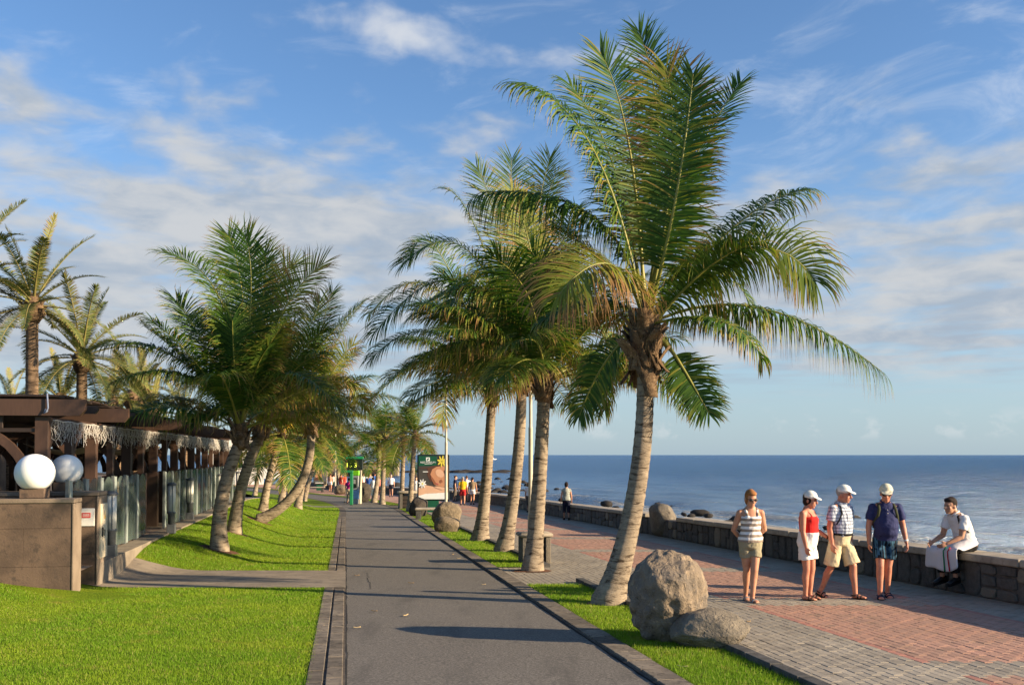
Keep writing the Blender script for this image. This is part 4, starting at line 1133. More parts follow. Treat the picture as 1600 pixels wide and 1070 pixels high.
# low white houses far along the shore
HW = pmat('house_white', (.66, .64, .60), (.58, .56, .52), 1.5, .8); HG = pmat('house_glass', (.05, .07, .09), (.04, .05, .07), 3, .2, spec=.6)
for i, (px, py, d, W, H, lab) in enumerate([(372, 735, 120, 6.0, 5.4, 'far low white house left of the leaning palm trunks'), (421, 735, 150, 7.5, 4.6, 'far white house between the curved palm trunks'), (452, 735, 165, 6.0, 3.6, 'smallest far white kiosk behind the lawn palms')]):
    q = on(px, py, d); o = empty('white_house', (q.x, d, zg(d)), R(14), lab, 'house')
    mb = MB(); mb.box((0, 0, H / 2), (W, 6, H), bev=.04); mb.build('wall', HW, o)
    mb = MB(); mb.box((0, 0, H + .12), (W + .5, 6.5, .24), bev=.04); mb.build('roof', CAPM, o)
    for a in (-.3, 0, .3):
        mb = MB(); mb.box((a * W, -3.03, H * .55), (W * .18, .1, H * .35), bev=.02); wd = mb.build('window', HG, o)
        mb = MB(); mb.box((a * W, -3.06, H * .55 - H * .19), (W * .22, .2, .12), bev=.02); mb.build('sill', HW, wd)

# ================================================================ PALMS
def leaf_mat(name, dark, pale_green, yel, brown, trans=.34, rough=.48):
    m, t, b, o = new_mat(name)
    dry = t.node('ShaderNodeAttribute', attribute_name='dry').outputs['Fac']; tone = t.node('ShaderNodeAttribute', attribute_name='tone').outputs['Fac']
    r = t.rand()
    c = t.mix(tone, dark, pale_green); c = t.mix(t.m('MULTIPLY', t.smooth(r, .70, 1.0), .35), c, yel)  # tone picks at random per leaflet between a darker and a paler green
    c = t.mix(t.smooth(dry, .18, .55), c, yel); c = t.mix(t.smooth(dry, .45, .9), c, brown)
    t.put(b.inputs['Base Color'], c); b.inputs['Roughness'].default_value = rough; b.inputs['Specular IOR Level'].default_value = .22
    tr = t.node('ShaderNodeBsdfTranslucent'); t.put(tr.inputs[0], t.mix(1.0, c, (1.15, 1.3, .7), 'MULTIPLY'))
    mx = t.node('ShaderNodeMixShader'); mx.inputs[0].default_value = trans
    t.l.new(b.outputs[0], mx.inputs[1]); t.l.new(tr.outputs[0], mx.inputs[2]); t.l.new(mx.outputs[0], o.inputs[0]); return m
LEAF = leaf_mat('coconut_leaf', (0.024, 0.066, 0.012), (0.066, 0.140, 0.020), (0.21, 0.235, 0.032), (0.30, 0.165, 0.070))
DLEAF = leaf_mat('date_leaf', (0.085, 0.115, 0.035), (0.16, 0.19, 0.055), (0.26, 0.25, 0.06), (0.26, 0.16, 0.07), .2)
RACH = pmat('frond_rachis', (0.26, 0.24, 0.045), (0.17, 0.18, 0.035), 3, .45, spec=.4)
RACH_D = pmat('date_rachis', (0.24, 0.20, 0.06), (0.16, 0.14, 0.05), 3, .5)
def trunk_mat(name, a, b_, ring):
    m, t, b, o = new_mat(name); co = t.obj(); x, y, z = t.sep(co)
    zz = t.m('ADD', z, t.m('MULTIPLY', t.noise(co, 3.0, 3, .5), .10))
    rg = t.noise(t.xyz(t.m('MULTIPLY', x, 3.2), t.m('MULTIPLY', y, 3.2), t.m('MULTIPLY', zz, 19.0)), 1.0, 6, .68, .5)
    n = t.noise(co, 7, 6, .65)
    c = t.mix(t.smooth(rg, .36, .62), a, b_); c = t.mix(t.smooth(n, .45, .72), c, tuple(q * 1.25 for q in b_))
    c = t.mix(t.smooth(rg, .47, .36), c, ring)
    t.put(b.inputs['Base Color'], c); b.inputs['Roughness'].default_value = .88; b.inputs['Specular IOR Level'].default_value = .2
    h = t.m('ADD', rg, t.m('MULTIPLY', t.noise(t.vm('MULTIPLY', co, (1.0, 1.0, 4.0)), 22, 6, .7), .5))
    t.put(b.inputs['Normal'], t.bump(h, .9, .03)); return m
TRUNK = trunk_mat('coconut_bark', (0.175, 0.135, 0.095), (0.30, 0.24, 0.17), (0.07, 0.049, 0.032))
TRUNK_D = trunk_mat('date_bark', (0.13, 0.085, 0.05), (0.23, 0.155, 0.095), (0.06, 0.04, 0.025))
HUSK = pmat('leaf_sheath', (0.20, 0.125, 0.065), (0.10, 0.062, 0.035), 9, .9, .7, 45, c3=(.30, .21, .12), rand=.3, bdist=.03)

def bez(p0, p1, p2, n):
    """quadratic curve that passes through p1 at its middle"""
    c = p1 * 2 - (p0 + p2) * .5
    return [p0 * (1 - t) ** 2 + c * (2 * t * (1 - t)) + p2 * t * t for t in np.linspace(0, 1, n)]
def frond_mesh(P, V0, leaf=.75, nl=46, droop=.5, dry=.15, w=.024, rr=.026, mats=None, vee=.25, start=.16, seed=0, seg=4, sweep=None, tipdry=.5, stiff=False):
    """feather leaf along the points P; V0 is the direction its upper side faces"""
    rg = np.random.default_rng(seed)
    P = np.array([tuple(p) for p in P]); L = np.concatenate(([0], np.cumsum(np.linalg.norm(np.diff(P, axis=0), axis=1)))); tot = L[-1]; L = L / tot
    T = np.gradient(P, L, axis=0); T /= np.linalg.norm(T, axis=1)[:, None]
    V0 = np.array(tuple(V0), float)
    V = []; F = []; MI = []; DRY = []; TONE = []
    # rachis
    n = 5; m_ = len(P); N = V0 - T * (T @ V0)[:, None]; N /= np.linalg.norm(N, axis=1)[:, None] + 1e-9; S = np.cross(T, N)
    for i in range(m_):
        r_ = rr * (1.25 - 1.1 * L[i]) + .003
        fl = 1.7 if L[i] < .12 else 1.0
        for k in range(n):
            a = 2 * math.pi * k / n; V.append(P[i] + S[i] * math.cos(a) * r_ * fl + N[i] * math.sin(a) * r_ * .75); DRY.append(0); TONE.append(.5)
    for i in range(m_ - 1):
        for k in range(n): j = (k + 1) % n; F.append((i * n + k, i * n + j, (i + 1) * n + j, (i + 1) * n + k)); MI.append(1)
    fr_dry = rg.uniform(0, 1) < dry * .6
    for s in np.linspace(start, .995, nl):
        pt = np.array([np.interp(s, L, P[:, k]) for k in range(3)]); tv = np.array([np.interp(s, L, T[:, k]) for k in range(3)]); tv /= np.linalg.norm(tv)
        nv = V0 - tv * (tv @ V0); nv /= np.linalg.norm(nv) + 1e-9; sv = np.cross(tv, nv)
        u = (s - start) / (1 - start)
        prof = .50 + .50 * min(1.0, u / .22) if u < .22 else (1.0 - .14 * (u - .22) / .6 if u < .82 else .86 - (u - .82) * 2.0)
        ang = R(80) - R(22) * u - (R(34) * (u - .8) / .2 if u > .8 else 0)
        for sg in (-1, 1):
            if rg.uniform() < .03: continue
            ln = leaf * prof * rg.uniform(.86, 1.1); an = ang + rg.normal(0, .11)
            d = tv * math.cos(an) + sv * sg * math.sin(an) + nv * (vee + rg.normal(0, .06)); d /= np.linalg.norm(d)
            if sweep is not None: d = d + np.array(sweep) * .35; d /= np.linalg.norm(d)
            dr = droop * rg.uniform(.7, 1.3) * (2.2 if rg.uniform() < .10 else 1.0); base = len(V); p = pt.copy(); wd = w * rg.uniform(.8, 1.15)
            tn = rg.uniform(0, 1); dyb = rg.uniform(0, .28) + (.35 if rg.uniform() < dry * .5 else 0) + (.35 if fr_dry else 0)
            tipd = tipdry * rg.uniform(.4, 1.4)
            for q in range(seg + 1):
                f = q / seg
                wv = np.cross(d, nv); wv /= np.linalg.norm(wv) + 1e-9
                ww = wd * (.55 + 1.6 * f if f < .28 else 1.0 * (1 - ((f - .28) / .72) ** 1.6)) 
                dd = min(1, dyb + tipd * max(0, f - .45) / .55)
                if q < seg: V.append(p - wv * ww); V.append(p + wv * ww); DRY += [dd, dd]; TONE += [tn, tn]
                else: V.append(p); DRY.append(1.0 if tipd > .3 else dd); TONE.append(tn)
                p = p + d * ln / seg
                if q >= 0:
                    g = np.array([0, 0, -1.0]); k = dr * (f + .30) * (1.0 if not stiff else .30) * .85 + (rg.normal(0, .05) if not stiff else 0)
                    d = d + g * k; 
                    if q >= seg - 2 and not stiff: d = d + rg.normal(0, .14, 3)
                    d /= np.linalg.norm(d)
            for q in range(seg - 1): F.append((base + 2 * q, base + 2 * q + 1, base + 2 * q + 3, base + 2 * q + 2)); MI.append(0)
            F.append((base + 2 * seg - 2, base + 2 * seg - 1, base + 2 * seg)); MI.append(0)
    return mesh_np('frond', V, F, mats or [LEAF, RACH], MI, smooth=True, attrs={'dry': DRY, 'tone': TONE})

def trunk_part(o, base, top, mid_off, r0, r1, mat, rings=1.0, flare=1.75, seed=1):
    """ringed, leaning, flared trunk from the local origin to the local point top"""
    rg = random.Random(seed); top = Vector(top); L = top.length; nz = max(20, int(L / .045 * rings)); n = 16
    mid = top * .5 + Vector(mid_off); V = []; F = []
    for i in range(nz + 1):
        t = i / nz; c = mid * 2 - top * .5; p = c * (2 * t * (1 - t)) + top * t * t
        fl = 1 + (flare - 1) * math.exp(-t * L / .38); r = (r0 * (1 - t) + r1 * t) * fl
        r *= 1 + (.022 if i % 3 == 0 else -.012) * (1 if t > .06 else .3) + rg.uniform(-.012, .012)
        tan = (c * (2 - 4 * t) + top * 2 * t); tan = (tan if tan.length > 1e-6 else top).normalized()
        a = tan.cross(Vector((0, 1, 0))).normalized(); b = tan.cross(a)
        for k in range(n):
            th = 2 * math.pi * k / n; V.append(p + a * math.cos(th) * r + b * math.sin(th) * r * (1 + (.05 * math.sin(3 * th + seed) if t < .08 else 0)))
    for k in range(n): V[k] = V[k] - Vector((0, 0, .15))
    for i in range(nz):
        for k in range(n): j = (k + 1) % n; F.append((i * n + k, i * n + j, (i + 1) * n + j, (i + 1) * n + k))
    F.append(tuple(range(nz * n, nz * n + n)))
    link('trunk', mesh_np('trunk', [tuple(v) for v in V], F, mat, smooth=True), o)
def husks(o, top, r, n, seed, size=1.0, h=None):
    """old leaf bases and fibre flaps round the neck of the palm"""
    rg = random.Random(seed); top = Vector(top); h = h or .42 * max(1.0, size / 1.2)
    mb = MB(); pts = [(-.05, r * 1.02), (.08, r * 1.38), (.22, r * 1.5), (.36, r * 1.25), (.55, r * .85), (.75, r * .45)]
    mb.lathe(top + Vector((0, 0, -.12)), [(q[1], q[0] * h / .42) for q in pts], 12); mb.build('crown_neck', HUSK, o, smooth=True)
    for i in range(n):
        a = i * 2.399 + rg.uniform(-.3, .3); z = -.12 + .36 * i / n * h / .42; ca, sa = math.cos(a), math.sin(a); lw = rg.uniform(.06, .12) * size; ll = rg.uniform(.16, .34) * size
        flare = rg.uniform(.04, .16) * size; up = rg.choice((1, 1, 1, -1)) 
        V = []; F = []; k = 4
        for q in range(k + 1):
            f = q / k; rad = r * 1.32 + flare * f * f * (1.0 if up > 0 else .7); zz = z + (ll * f if up > 0 else ll * (.12 - f * .8)); wv = lw * (1 - .55 * f) * (1 + .2 * math.sin(5 * f + i))
            for sgn in (-1, 0, 1): V.append((top.x + ca * (rad + (.02 if sgn == 0 else 0)) - sa * sgn * wv, top.y + sa * (rad + (.02 if sgn == 0 else 0)) + ca * sgn * wv, top.z + zz + rg.uniform(-.015, .015)))
        for q in range(k):
            for j in range(2): F.append((q * 3 + j, q * 3 + j + 1, q * 3 + 4 + j, q * 3 + 3 + j))
        ob = link('leaf_base', mesh_np('leaf_base', V, F, HUSK), o); md = ob.modifiers.new('thick', 'SOLIDIFY'); md.thickness = .014
def rand_points(c, az_, el0, Lf, bend, n=13, wind=Vector((0, 0, 0))):
    p = Vector(c); pts = [p.copy()]; d0 = Vector((math.cos(az_) * math.cos(el0), math.sin(az_) * math.cos(el0), math.sin(el0)))
    d = d0.copy()
    for i in range(n - 1):
        f = i / (n - 1); d = d + Vector((0, 0, -1)) * bend * (.25 + 1.3 * f) / (n - 1) * 1.6 + wind * (1.2 * f) / (n - 1)
        d.normalize(); p = p + d * Lf / (n - 1); pts.append(p.copy())
    return pts
LK = 1.12
def palm(key, crown_px, depth_shift, label, manual=(), nrand=14, Lf=2.6, r0=.16, r1=.115, mid=(0, 0, 0), seed=1, nl=44, leaf=.72, dry=.18, wind=(-.6, .25, 0), flare=1.75, emax=78, emin=-22, shared=None, husk_n=12, neck=1.0, seg=4, group='coconut palms on the strip beside the promenade', azbias=None, yfac=1.0, lw=.0145, dens=2.1, dk=1.0, cu=.42):
    b = PALM_BASE[key]; rg = random.Random(seed)
    cp = on(crown_px[0], crown_px[1], b.y + depth_shift)
    o = empty('coconut_palm', (b.x, b.y, height(b.x, b.y)), 0, label, 'palm tree', group)
    base = o.location.copy() if False else Vector((b.x, b.y, height(b.x, b.y)))
    top = cp - base
    trunk_part(o, base, top, mid, r0, r1, TRUNK, 1.0, flare, seed)
    husks(o, top, r1, husk_n, seed, neck)
    wv = Vector(wind) * .9
    k = 0
    cr = top + Vector((0, 0, cu))
    for mnl in manual:
        (mx, my), (tx, ty), dm, dt, face = mnl[:5]; op = mnl[5] if len(mnl) > 5 else {}
        s0 = op.get('s0'); p0 = cr if s0 is None else on(s0[0], s0[1], cp.y) - base
        pm_ = on(mx, my, cp.y + dm) - base; pt = on(tx, ty, cp.y + dt) - base
        P = bez(p0, pm_, pt, 15)
        radial = (pt - p0); radial.z = 0; radial = radial.normalized() if radial.length > .05 else Vector((1, 0, 0))
        Vn = (Vector((0, 0, 1)) * .8 - radial * .5) * (1 - face) + Vector((.0, -1, .15)) * face
        Lm = sum((P[i + 1] - P[i]).length for i in range(14))
        fm = frond_mesh(P, Vn, op.get('leaf', leaf) * LK, int(op.get('nl', nl) * dens), op.get('droop', .5), op.get('dry', dry), op.get('w', lw), .027, None, op.get('vee', .2), op.get('start', .24), seed * 100 + k, seg, op.get('sweep', wv * .5), op.get('tipdry', .5))
        link('frond', fm, o); k += 1
    for i in range(nrand):
        f = (i + .5) / max(1, nrand); a = i * 2.399963 + rg.uniform(-.35, .35) + seed
        e = R(emax + (emin - emax) * f ** .85 + rg.uniform(-7, 7)); L_ = Lf * rg.uniform(.82, 1.12) * (.8 if f < .12 else 1.0)
        if azbias is not None and rg.random() < .6: a = azbias + rg.uniform(-1.0, 1.0)
        if shared:
            me, ml = shared[min(len(shared) - 1, int(f * len(shared)))]
            ob = link('frond', me, o, top + Vector((0, 0, .18)), (0, 0, a)); s_ = L_ / ml; ob.scale = (s_, s_, s_)
        else:
            P = rand_points(cr + Vector((math.cos(a) * .06, math.sin(a) * .06, -.15 * f)), a, e, L_, .42 + .42 * f, 13, wv)
            rad = Vector((math.cos(a), math.sin(a), 0)); Vn = Vector((0, 0, 1)) * .85 - rad * (.5 if f < .5 else .1) + Vector((rg.uniform(-.3, .3), rg.uniform(-.3, .3), 0))
            fm = frond_mesh(P, Vn, leaf * LK * rg.uniform(.9, 1.08), int(nl * dens), (.35 + .95 * f) * dk + rg.uniform(-.1, .15), dry * (.4 + 1.2 * f), lw, .026, None, .28 - .15 * f, .20, seed * 1000 + i, seg, wv * .45, .35 + .4 * f)
            link('frond', fm, o)
    return o

# --- the foreground palm, its leaves placed one by one
M1 = [((1030, 230), (998, 48), .9, 1.4, .75, dict(leaf=.74, nl=64, droop=.16, tipdry=.15, dry=.05)),
      ((1052, 330), (1083, 116), -.6, -.8, .8, dict(leaf=.66, nl=66, droop=.2, tipdry=.45, dry=.1)),
      ((1062, 300), (1158, 128), .5, .9, .35, dict(leaf=.62, nl=56, droop=.2, tipdry=.3)),
      ((930, 240), (814, 134), -.3, -.2, .30, dict(leaf=.95, nl=60, droop=.9, tipdry=.35)),
      ((962, 270), (890, 132), .8, 1.3, .3, dict(leaf=.75, nl=56, droop=.3, tipdry=.2)),
      ((985, 240), (938, 82), .3, .6, .6, dict(leaf=.8, nl=56, droop=.15, tipdry=.2)),
      ((1048, 270), (1040, 105), -.2, -.5, .6, dict(leaf=.85, nl=56, droop=.15)),
      ((1150, 352), (1258, 298), .5, .9, .25, dict(leaf=.82, nl=56, droop=1.1, dry=.25, tipdry=.6)),
      ((1165, 393), (1274, 440), -.3, -.5, .5, dict(leaf=.98, nl=58, droop=.85, dry=.2, tipdry=.6, vee=.3)),
      ((1185, 481), (1377, 580), .2, .2, .05, dict(leaf=1.0, nl=64, droop=2.4, vee=.05, dry=.3, tipdry=.8)),
      ((1062, 567), (1108, 646), -.1, -.3, .75, dict(leaf=.48, nl=44, droop=.3, dry=.1, tipdry=.35, s0=(1035, 530))),
      ((955, 414), (872, 462), -1.1, -1.6, .45, dict(leaf=1.05, nl=58, droop=.8, dry=.35, tipdry=.9)),
      ((935, 345), (760, 300), .2, .0, .12, dict(leaf=1.1, nl=60, droop=2.0, vee=.05, dry=.2, tipdry=.6)),
      ((945, 470), (850, 500), .5, .8, .1, dict(leaf=.6, nl=50, droop=.8)),
      ((1100, 420), (1170, 470), 1.2, 1.9, .2, dict(leaf=.6, nl=46, droop=.6)),
      ((950, 560), (905, 650), .5, .8, .4, dict(leaf=.5, nl=44, droop=.6, dry=.4)),
      ((1120, 500), (1190, 560), -.9, -1.3, .1, dict(leaf=.55, nl=48, droop=1.8, dry=.5, tipdry=.9))]
palm('P1', (1008, 572), .25, 'tall foreground coconut palm, its leaning trunk rising beside the big brown boulder', M1, 3, 2.3, .155, .125, (.16, 0, 0), 3, 54, .72, .2, (-.35, .2, 0), 1.85, 70, 35, None, 40, 1.8, 5, cu=.60)
M2 = [((728, 535), (576, 628), -.5, -.9, .05, dict(leaf=.88, nl=58, droop=1.7, dry=.35, tipdry=.7)),
      ((912, 556), (945, 640), -.2, -.3, .3, dict(leaf=.66, nl=48, droop=1.8, dry=.45, tipdry=.9)),
      ((760, 455), (640, 500), -.3, -.3, .15, dict(leaf=.9, nl=56, droop=1.4)),
      ((790, 430), (700, 480), .7, 1.3, .2, dict(leaf=.8, nl=54, droop=.6)),
      ((835, 420), (800, 300), .3, .6, .4, dict(leaf=.8, nl=54, droop=.3)),
      ((870, 420), (900, 330), .6, 1.0, .4, dict(leaf=.75, nl=50, droop=.3)),
      ((905, 500), (975, 560), .6, 1.0, .2, dict(leaf=.6, nl=46, droop=.8, dry=.4))]
palm('P2', (850, 617), .1, 'straight coconut palm in the paved gap, second from the right', M2, 20, 2.9, .16, .125, (.02, 0, 0), 5, 50, .92, .2, (-1.0, .2, -.02), 1.5, 76, 18, None, 16, 1.2)
M3 = [((735, 395), (632, 410), -.2, -.3, .3, dict(leaf=1.0, nl=60, droop=.8)), ((715, 440), (585, 520), .3, .5, .2, dict(leaf=1.0, nl=60, droop=1.2)),
      ((780, 370), (745, 262), .2, .4, .5, dict(leaf=.95, nl=54, droop=.2)), ((832, 380), (860, 245), .4, .8, .6, dict(leaf=.95, nl=54, droop=.2)), ((800, 350), (800, 248), -.2, -.2, .6, dict(leaf=.9, nl=54, droop=.2)),
      ((745, 360), (690, 296), -.4, -.6, .2, dict(leaf=.7, nl=54, droop=.4)), ((850, 330), (880, 275), .8, 1.2, .4, dict(leaf=.8, nl=48, droop=.3))]
palm('P3', (815, 606), .1, 'coconut palm with a slightly curved trunk, third from the right', M3, 22, 3.2, .165, .125, (.10, 0, 0), 7, 48, .98, .15, (-1.0, .2, -.02), 1.7, 76, 20, None, 12, 1.2)
M4 = [((680, 450), (578, 490), .1, .2, .2, dict(leaf=1.0, nl=56, droop=1.2)), ((675, 520), (580, 560), .3, .4, .2, dict(leaf=.95, nl=56, droop=1.3)), ((690, 400), (640, 400), .2, .3, .3, dict(leaf=.9, nl=50, droop=.4)), ((720, 560), (690, 660), 0, 0, .4, dict(leaf=.7, nl=44, droop=.8, dry=.4))]
palm('P4', (768, 628), .1, 'thick-footed coconut palm, fourth trunk from the right', M4, 22, 3.2, .175, .13, (.04, 0, 0), 9, 46, .98, .15, (-1.0, .2, -.02), 1.8, 76, 20, None, 10, 1.2)
# --- lawn palms
ML1 = [((345, 470), (258, 396), -.2, -.1, .3, dict(leaf=.95, nl=60, droop=.35, tipdry=.35)), ((380, 480), (356, 367), .4, .7, .75, dict(leaf=.95, nl=60, droop=.15)), ((392, 470), (383, 368), -.3, -.4, .7, dict(leaf=.95, nl=58, droop=.15)),
       ((408, 490), (414, 392), .5, .9, .6, dict(leaf=.9, nl=54, droop=.15)), ((435, 500), (505, 412), -.3, -.3, .6, dict(leaf=1.0, nl=60, droop=.2)), ((424, 470), (466, 412), .4, .7, .6, dict(leaf=.9, nl=56, droop=.15)),
       ((270, 556), (153, 543), -.2, -.2, .1, dict(leaf=.85, nl=60, droop=1.1, dry=.25)), ((290, 588), (180, 597), -.5, -.8, .1, dict(leaf=.85, nl=58, droop=1.3, dry=.35)), ((345, 642), (303, 660), 0, 0, .3, dict(leaf=.6, nl=44, droop=.5)),
       ((450, 585), (538, 650), -.6, -.9, .1, dict(leaf=.9, nl=56, droop=.8, dry=.3)), ((335, 520), (300, 500), .6, 1.0, .3, dict(leaf=.95, nl=54, droop=.4)), ((320, 540), (275, 470), -.1, 0, .3, dict(leaf=.95, nl=54, droop=.35)),
       ((420, 540), (470, 490), -.9, -1.3, .4, dict(leaf=.9, nl=54, droop=.35))]
LG = 'coconut palms on the lawn'
palm('L1', (375, 690), .3, 'front palm on the lawn, leaning trunk nearest the viewer', ML1, 12, 2.7, .165, .125, (-.16, 0, -.0), 11, 50, .85, .15, (.15, .2, .15), 1.4, 75, 25, None, 16, 1.3, group=LG)
ML2 = [((505, 535), (568, 472), 0, .2, .2, dict(leaf=.8, nl=54, droop=.4)), ((470, 540), (500, 470), .5, .8, .5, dict(leaf=.95, nl=54, droop=.2))]
palm('L2', (408, 678), .3, 'second lawn palm, its leaning trunk just behind the front one', ML2, 18, 2.9, .165, .13, (-.14, 0, -.0), 13, 46, .85, .2, (.25, .2, .12), 1.4, 78, 26, None, 14, 1.3, group=LG)
ML3 = [((520, 545), (566, 475), 0, 0, .3, dict(leaf=.85, nl=52, droop=.35)), ((525, 590), (572, 640), 0, 0, .1, dict(leaf=.8, nl=50, droop=.9, dry=.3)), ((500, 530), (520, 455), .4, .6, .5, dict(leaf=.9, nl=50, droop=.2))]
palm('L3', (486, 672), .3, 'strongly bent lawn palm whose trunk sweeps up from low on the grass', ML3, 18, 2.9, .175, .135, (.48, 0, -.40), 15, 46, .85, .2, (.2, .2, .1), 1.25, 78, 20, None, 14, 1.3, group=LG)
# --- the rest share a small set of leaves
def shared_set(seed, mats=None, n=9, wind=Vector((-.25, .2, 0)), leaf=.85, nl=62, w=.022, bend=.6, stiff=False, emax=78, emin=-28, L_=2.7, dry=.2):
    out = []
    for i in range(n):
        f = (i + .5) / n; e = R(emax + (emin - emax) * f); P = rand_points((0, 0, 0), 0, e, L_, bend + .45 * f, 13, wind * 0)
        out.append((frond_mesh(P, Vector((-.4 * (1 - f), .15 * ((i % 3) - 1), .85)), leaf, nl, .3 + .5 * f, dry * (.4 + f), w, .028, mats, .25 - .12 * f, .16, seed + i, 3, None, .4 + .3 * f, stiff), L_))
    return out
SH = shared_set(500)
SHY = shared_set(700, dry=.55)
far = [('P5', (648, 684), 1, 'small yellowish coconut palm just left of the large advertising panel', 15, 2.3, SHY, .15, (0, 0, 0)),
       ('P6', (631, 690), 1, 'thin palm trunk beside the dark stone bin', 14, 2.7, SH, .14, (0, 0, 0)),
       ('P7', (601, 690), 1, 'straight thin palm to the right of the leaning one by the booth boulder', 16, 3.0, SH, .16, (0, 0, 0)),
       ('P8', (592, 700), 1, 'leaning thin palm next to the booth boulder', 15, 2.8, SH, .17, (.1, 0, 0)),
       ('P9', (535, 700), 1, 'far leaning palm beside the pale boulder', 14, 3.4, SH, .2, (0, 0, 0)),
       ('P10', (512, 705), 1, 'farthest palm of the strip, in front of the dark poster panel', 14, 3.4, SH, .2, (0, 0, 0)),
       ('L4', (440, 685), 1, 'third slender lawn palm with a curved pale trunk and yellow flower stalk', 15, 2.8, SHY, .15, (-.12, 0, -.1)),
       ('L5', (447, 700), 1, 'slim upright lawn palm seen between two curved trunks', 14, 2.8, SH, .16, (0, 0, 0)),
       ('L6', (492, 680), 1, 'lawn palm with a broad pale foot at the path side', 16, 3.0, SH, .17, (-.06, 0, 0)),
       ('L7', (500, 690), 1, 'lawn palm trunk half hidden behind the broad-footed one', 15, 3.2, SH, .18, (.0, 0, 0)),
       ('L8', (410, 700), 1, 'far thin lawn palm behind the front leaning trunks', 13, 3.0, SH, .15, (0, 0, 0)),
       ('L9', (466, 704), 1, 'farthest lawn palm, small behind the bent trunk', 13, 3.2, SHY, .18, (0, 0, 0))]
for i, (k, cpx, ds, lab, n, Lf, sh, r0, mid) in enumerate(far):
    palm(k, cpx, ds, lab, (), n, Lf, r0, r0 * .78, mid, 31 + i, 40, .8, .2, (-.4, .2, 0), 1.5, 75, -35, sh, 7, 1.2, group=LG if k[0] == 'L' else 'coconut palms on the strip beside the promenade')
# yellow flower stalks on two lawn palms
YST = pmat('flower_stalk', (.55, .36, .03), (.45, .28, .03), 8, .6)
for nm, px, py, lab in (('L3', 497, 652, 'bunch of yellow palm blossom under the crown of the bent palm'), ('L4', 447, 668, 'curved yellow flower stalk on the slender lawn palm')):
    q = on(px, py, PALM_BASE[nm].y); o = empty('palm_blossom', q, 0, lab, 'blossom'); rgx = random.Random(px)
    mb = MB(); mb.tube([(-.2, .1, -.15), (-.05, 0, .05), (.12, -.05, .1)], .018, 6); mb.build('stalk', YST, o)
    mb = MB()
    for i in range(16): d = Vector((rgx.uniform(-.2, .35), rgx.uniform(-.25, .1), rgx.uniform(-.3, .2))); mb.tube([(0, 0, .06), tuple(d * .6 + Vector((.05, 0, .08))), tuple(d)], .012, 4)
    q_ = mb.build('blossom_strand', YST, o); q_['kind'] = 'stuff'

# --- date palms behind the pergola
DS = shared_set(900, [DLEAF, RACH_D], 9, leaf=.36, nl=110, w=.013, bend=.5, stiff=True, emax=82, emin=-30, L_=2.8, dry=.15)
def date_palm(px, py, d, Lf, n, r, label, seed):
    c = on(px, py, d); o = empty('date_palm', (c.x, d, zt(min(d, 60)) - .05), 0, label, 'palm tree', 'date palms behind the restaurant'); rg = random.Random(seed)
    h = c.z - o.location.z; trunk_part(o, None, (rg.uniform(-.1, .1), 0, h), (rg.uniform(-.12, .12), 0, 0), r, r * .85, TRUNK_D, .9, 1.2, seed)
    mb = MB(); mb.lathe((0, 0, h - .42), [(r * .85, -.1), (r * 1.35, .08), (r * 1.6, .3), (r * 1.3, .55), (r * .6, .8)], 14)
    ob = mb.build('crown_neck', HUSK, o, smooth=True)
    for i in range(14):      # cut leaf stubs
        a = i * 2.4; mb = MB(); z = h - .40 + .03 * i; mb.tube([(math.cos(a) * r * 1.1, math.sin(a) * r * 1.1, z), (math.cos(a) * r * 1.9, math.sin(a) * r * 1.9, z + .16)], [.05, .035], 5); mb.build('leaf_base', HUSK, o)
    for i in range(n):
        f = (i + .5) / n; a = i * 2.399963 + seed; me, ml = DS[min(8, int(f ** .9 * 9))]
        ob = link('frond', me, o, (0, 0, h + .12 - .15 * f), (0, 0, a)); s = Lf / ml * rg.uniform(.85, 1.1); ob.scale = (s, s * 1.0, s)
for i, a in enumerate([(52, 478, 30, 2.6, 26, .20, 'tallest date palm at the left edge, standing clear above the pergola'), (128, 560, 34, 2.7, 28, .20, 'date palm right of the tallest one, crown against the sky'), (-52, 430, 30, 2.6, 24, .22, 'date palm cut off by the left picture edge'),
                       (95, 628, 40, 2.3, 22, .26, 'bushy low date palm behind the second date palm'), (208, 622, 42, 2.2, 24, .26, 'thick-trunked date palm above the middle of the pergola roof'), (226, 608, 46, 1.9, 20, .18, 'thin date palm behind the thick-trunked one'),
                       (238, 650, 38, 1.9, 22, .22, 'low date palm fanning out over the icicle lights'), (288, 655, 46, 2.2, 22, .22, 'low date palm just left of the front lawn palm crown'), (178, 632, 46, 2.4, 20, .24, 'distant date palm in the gap right of the second crown'),
                       (18, 640, 44, 1.9, 18, .24, 'low green palm at the left edge above the pergola beam')]):
    date_palm(*a, seed=60 + i)

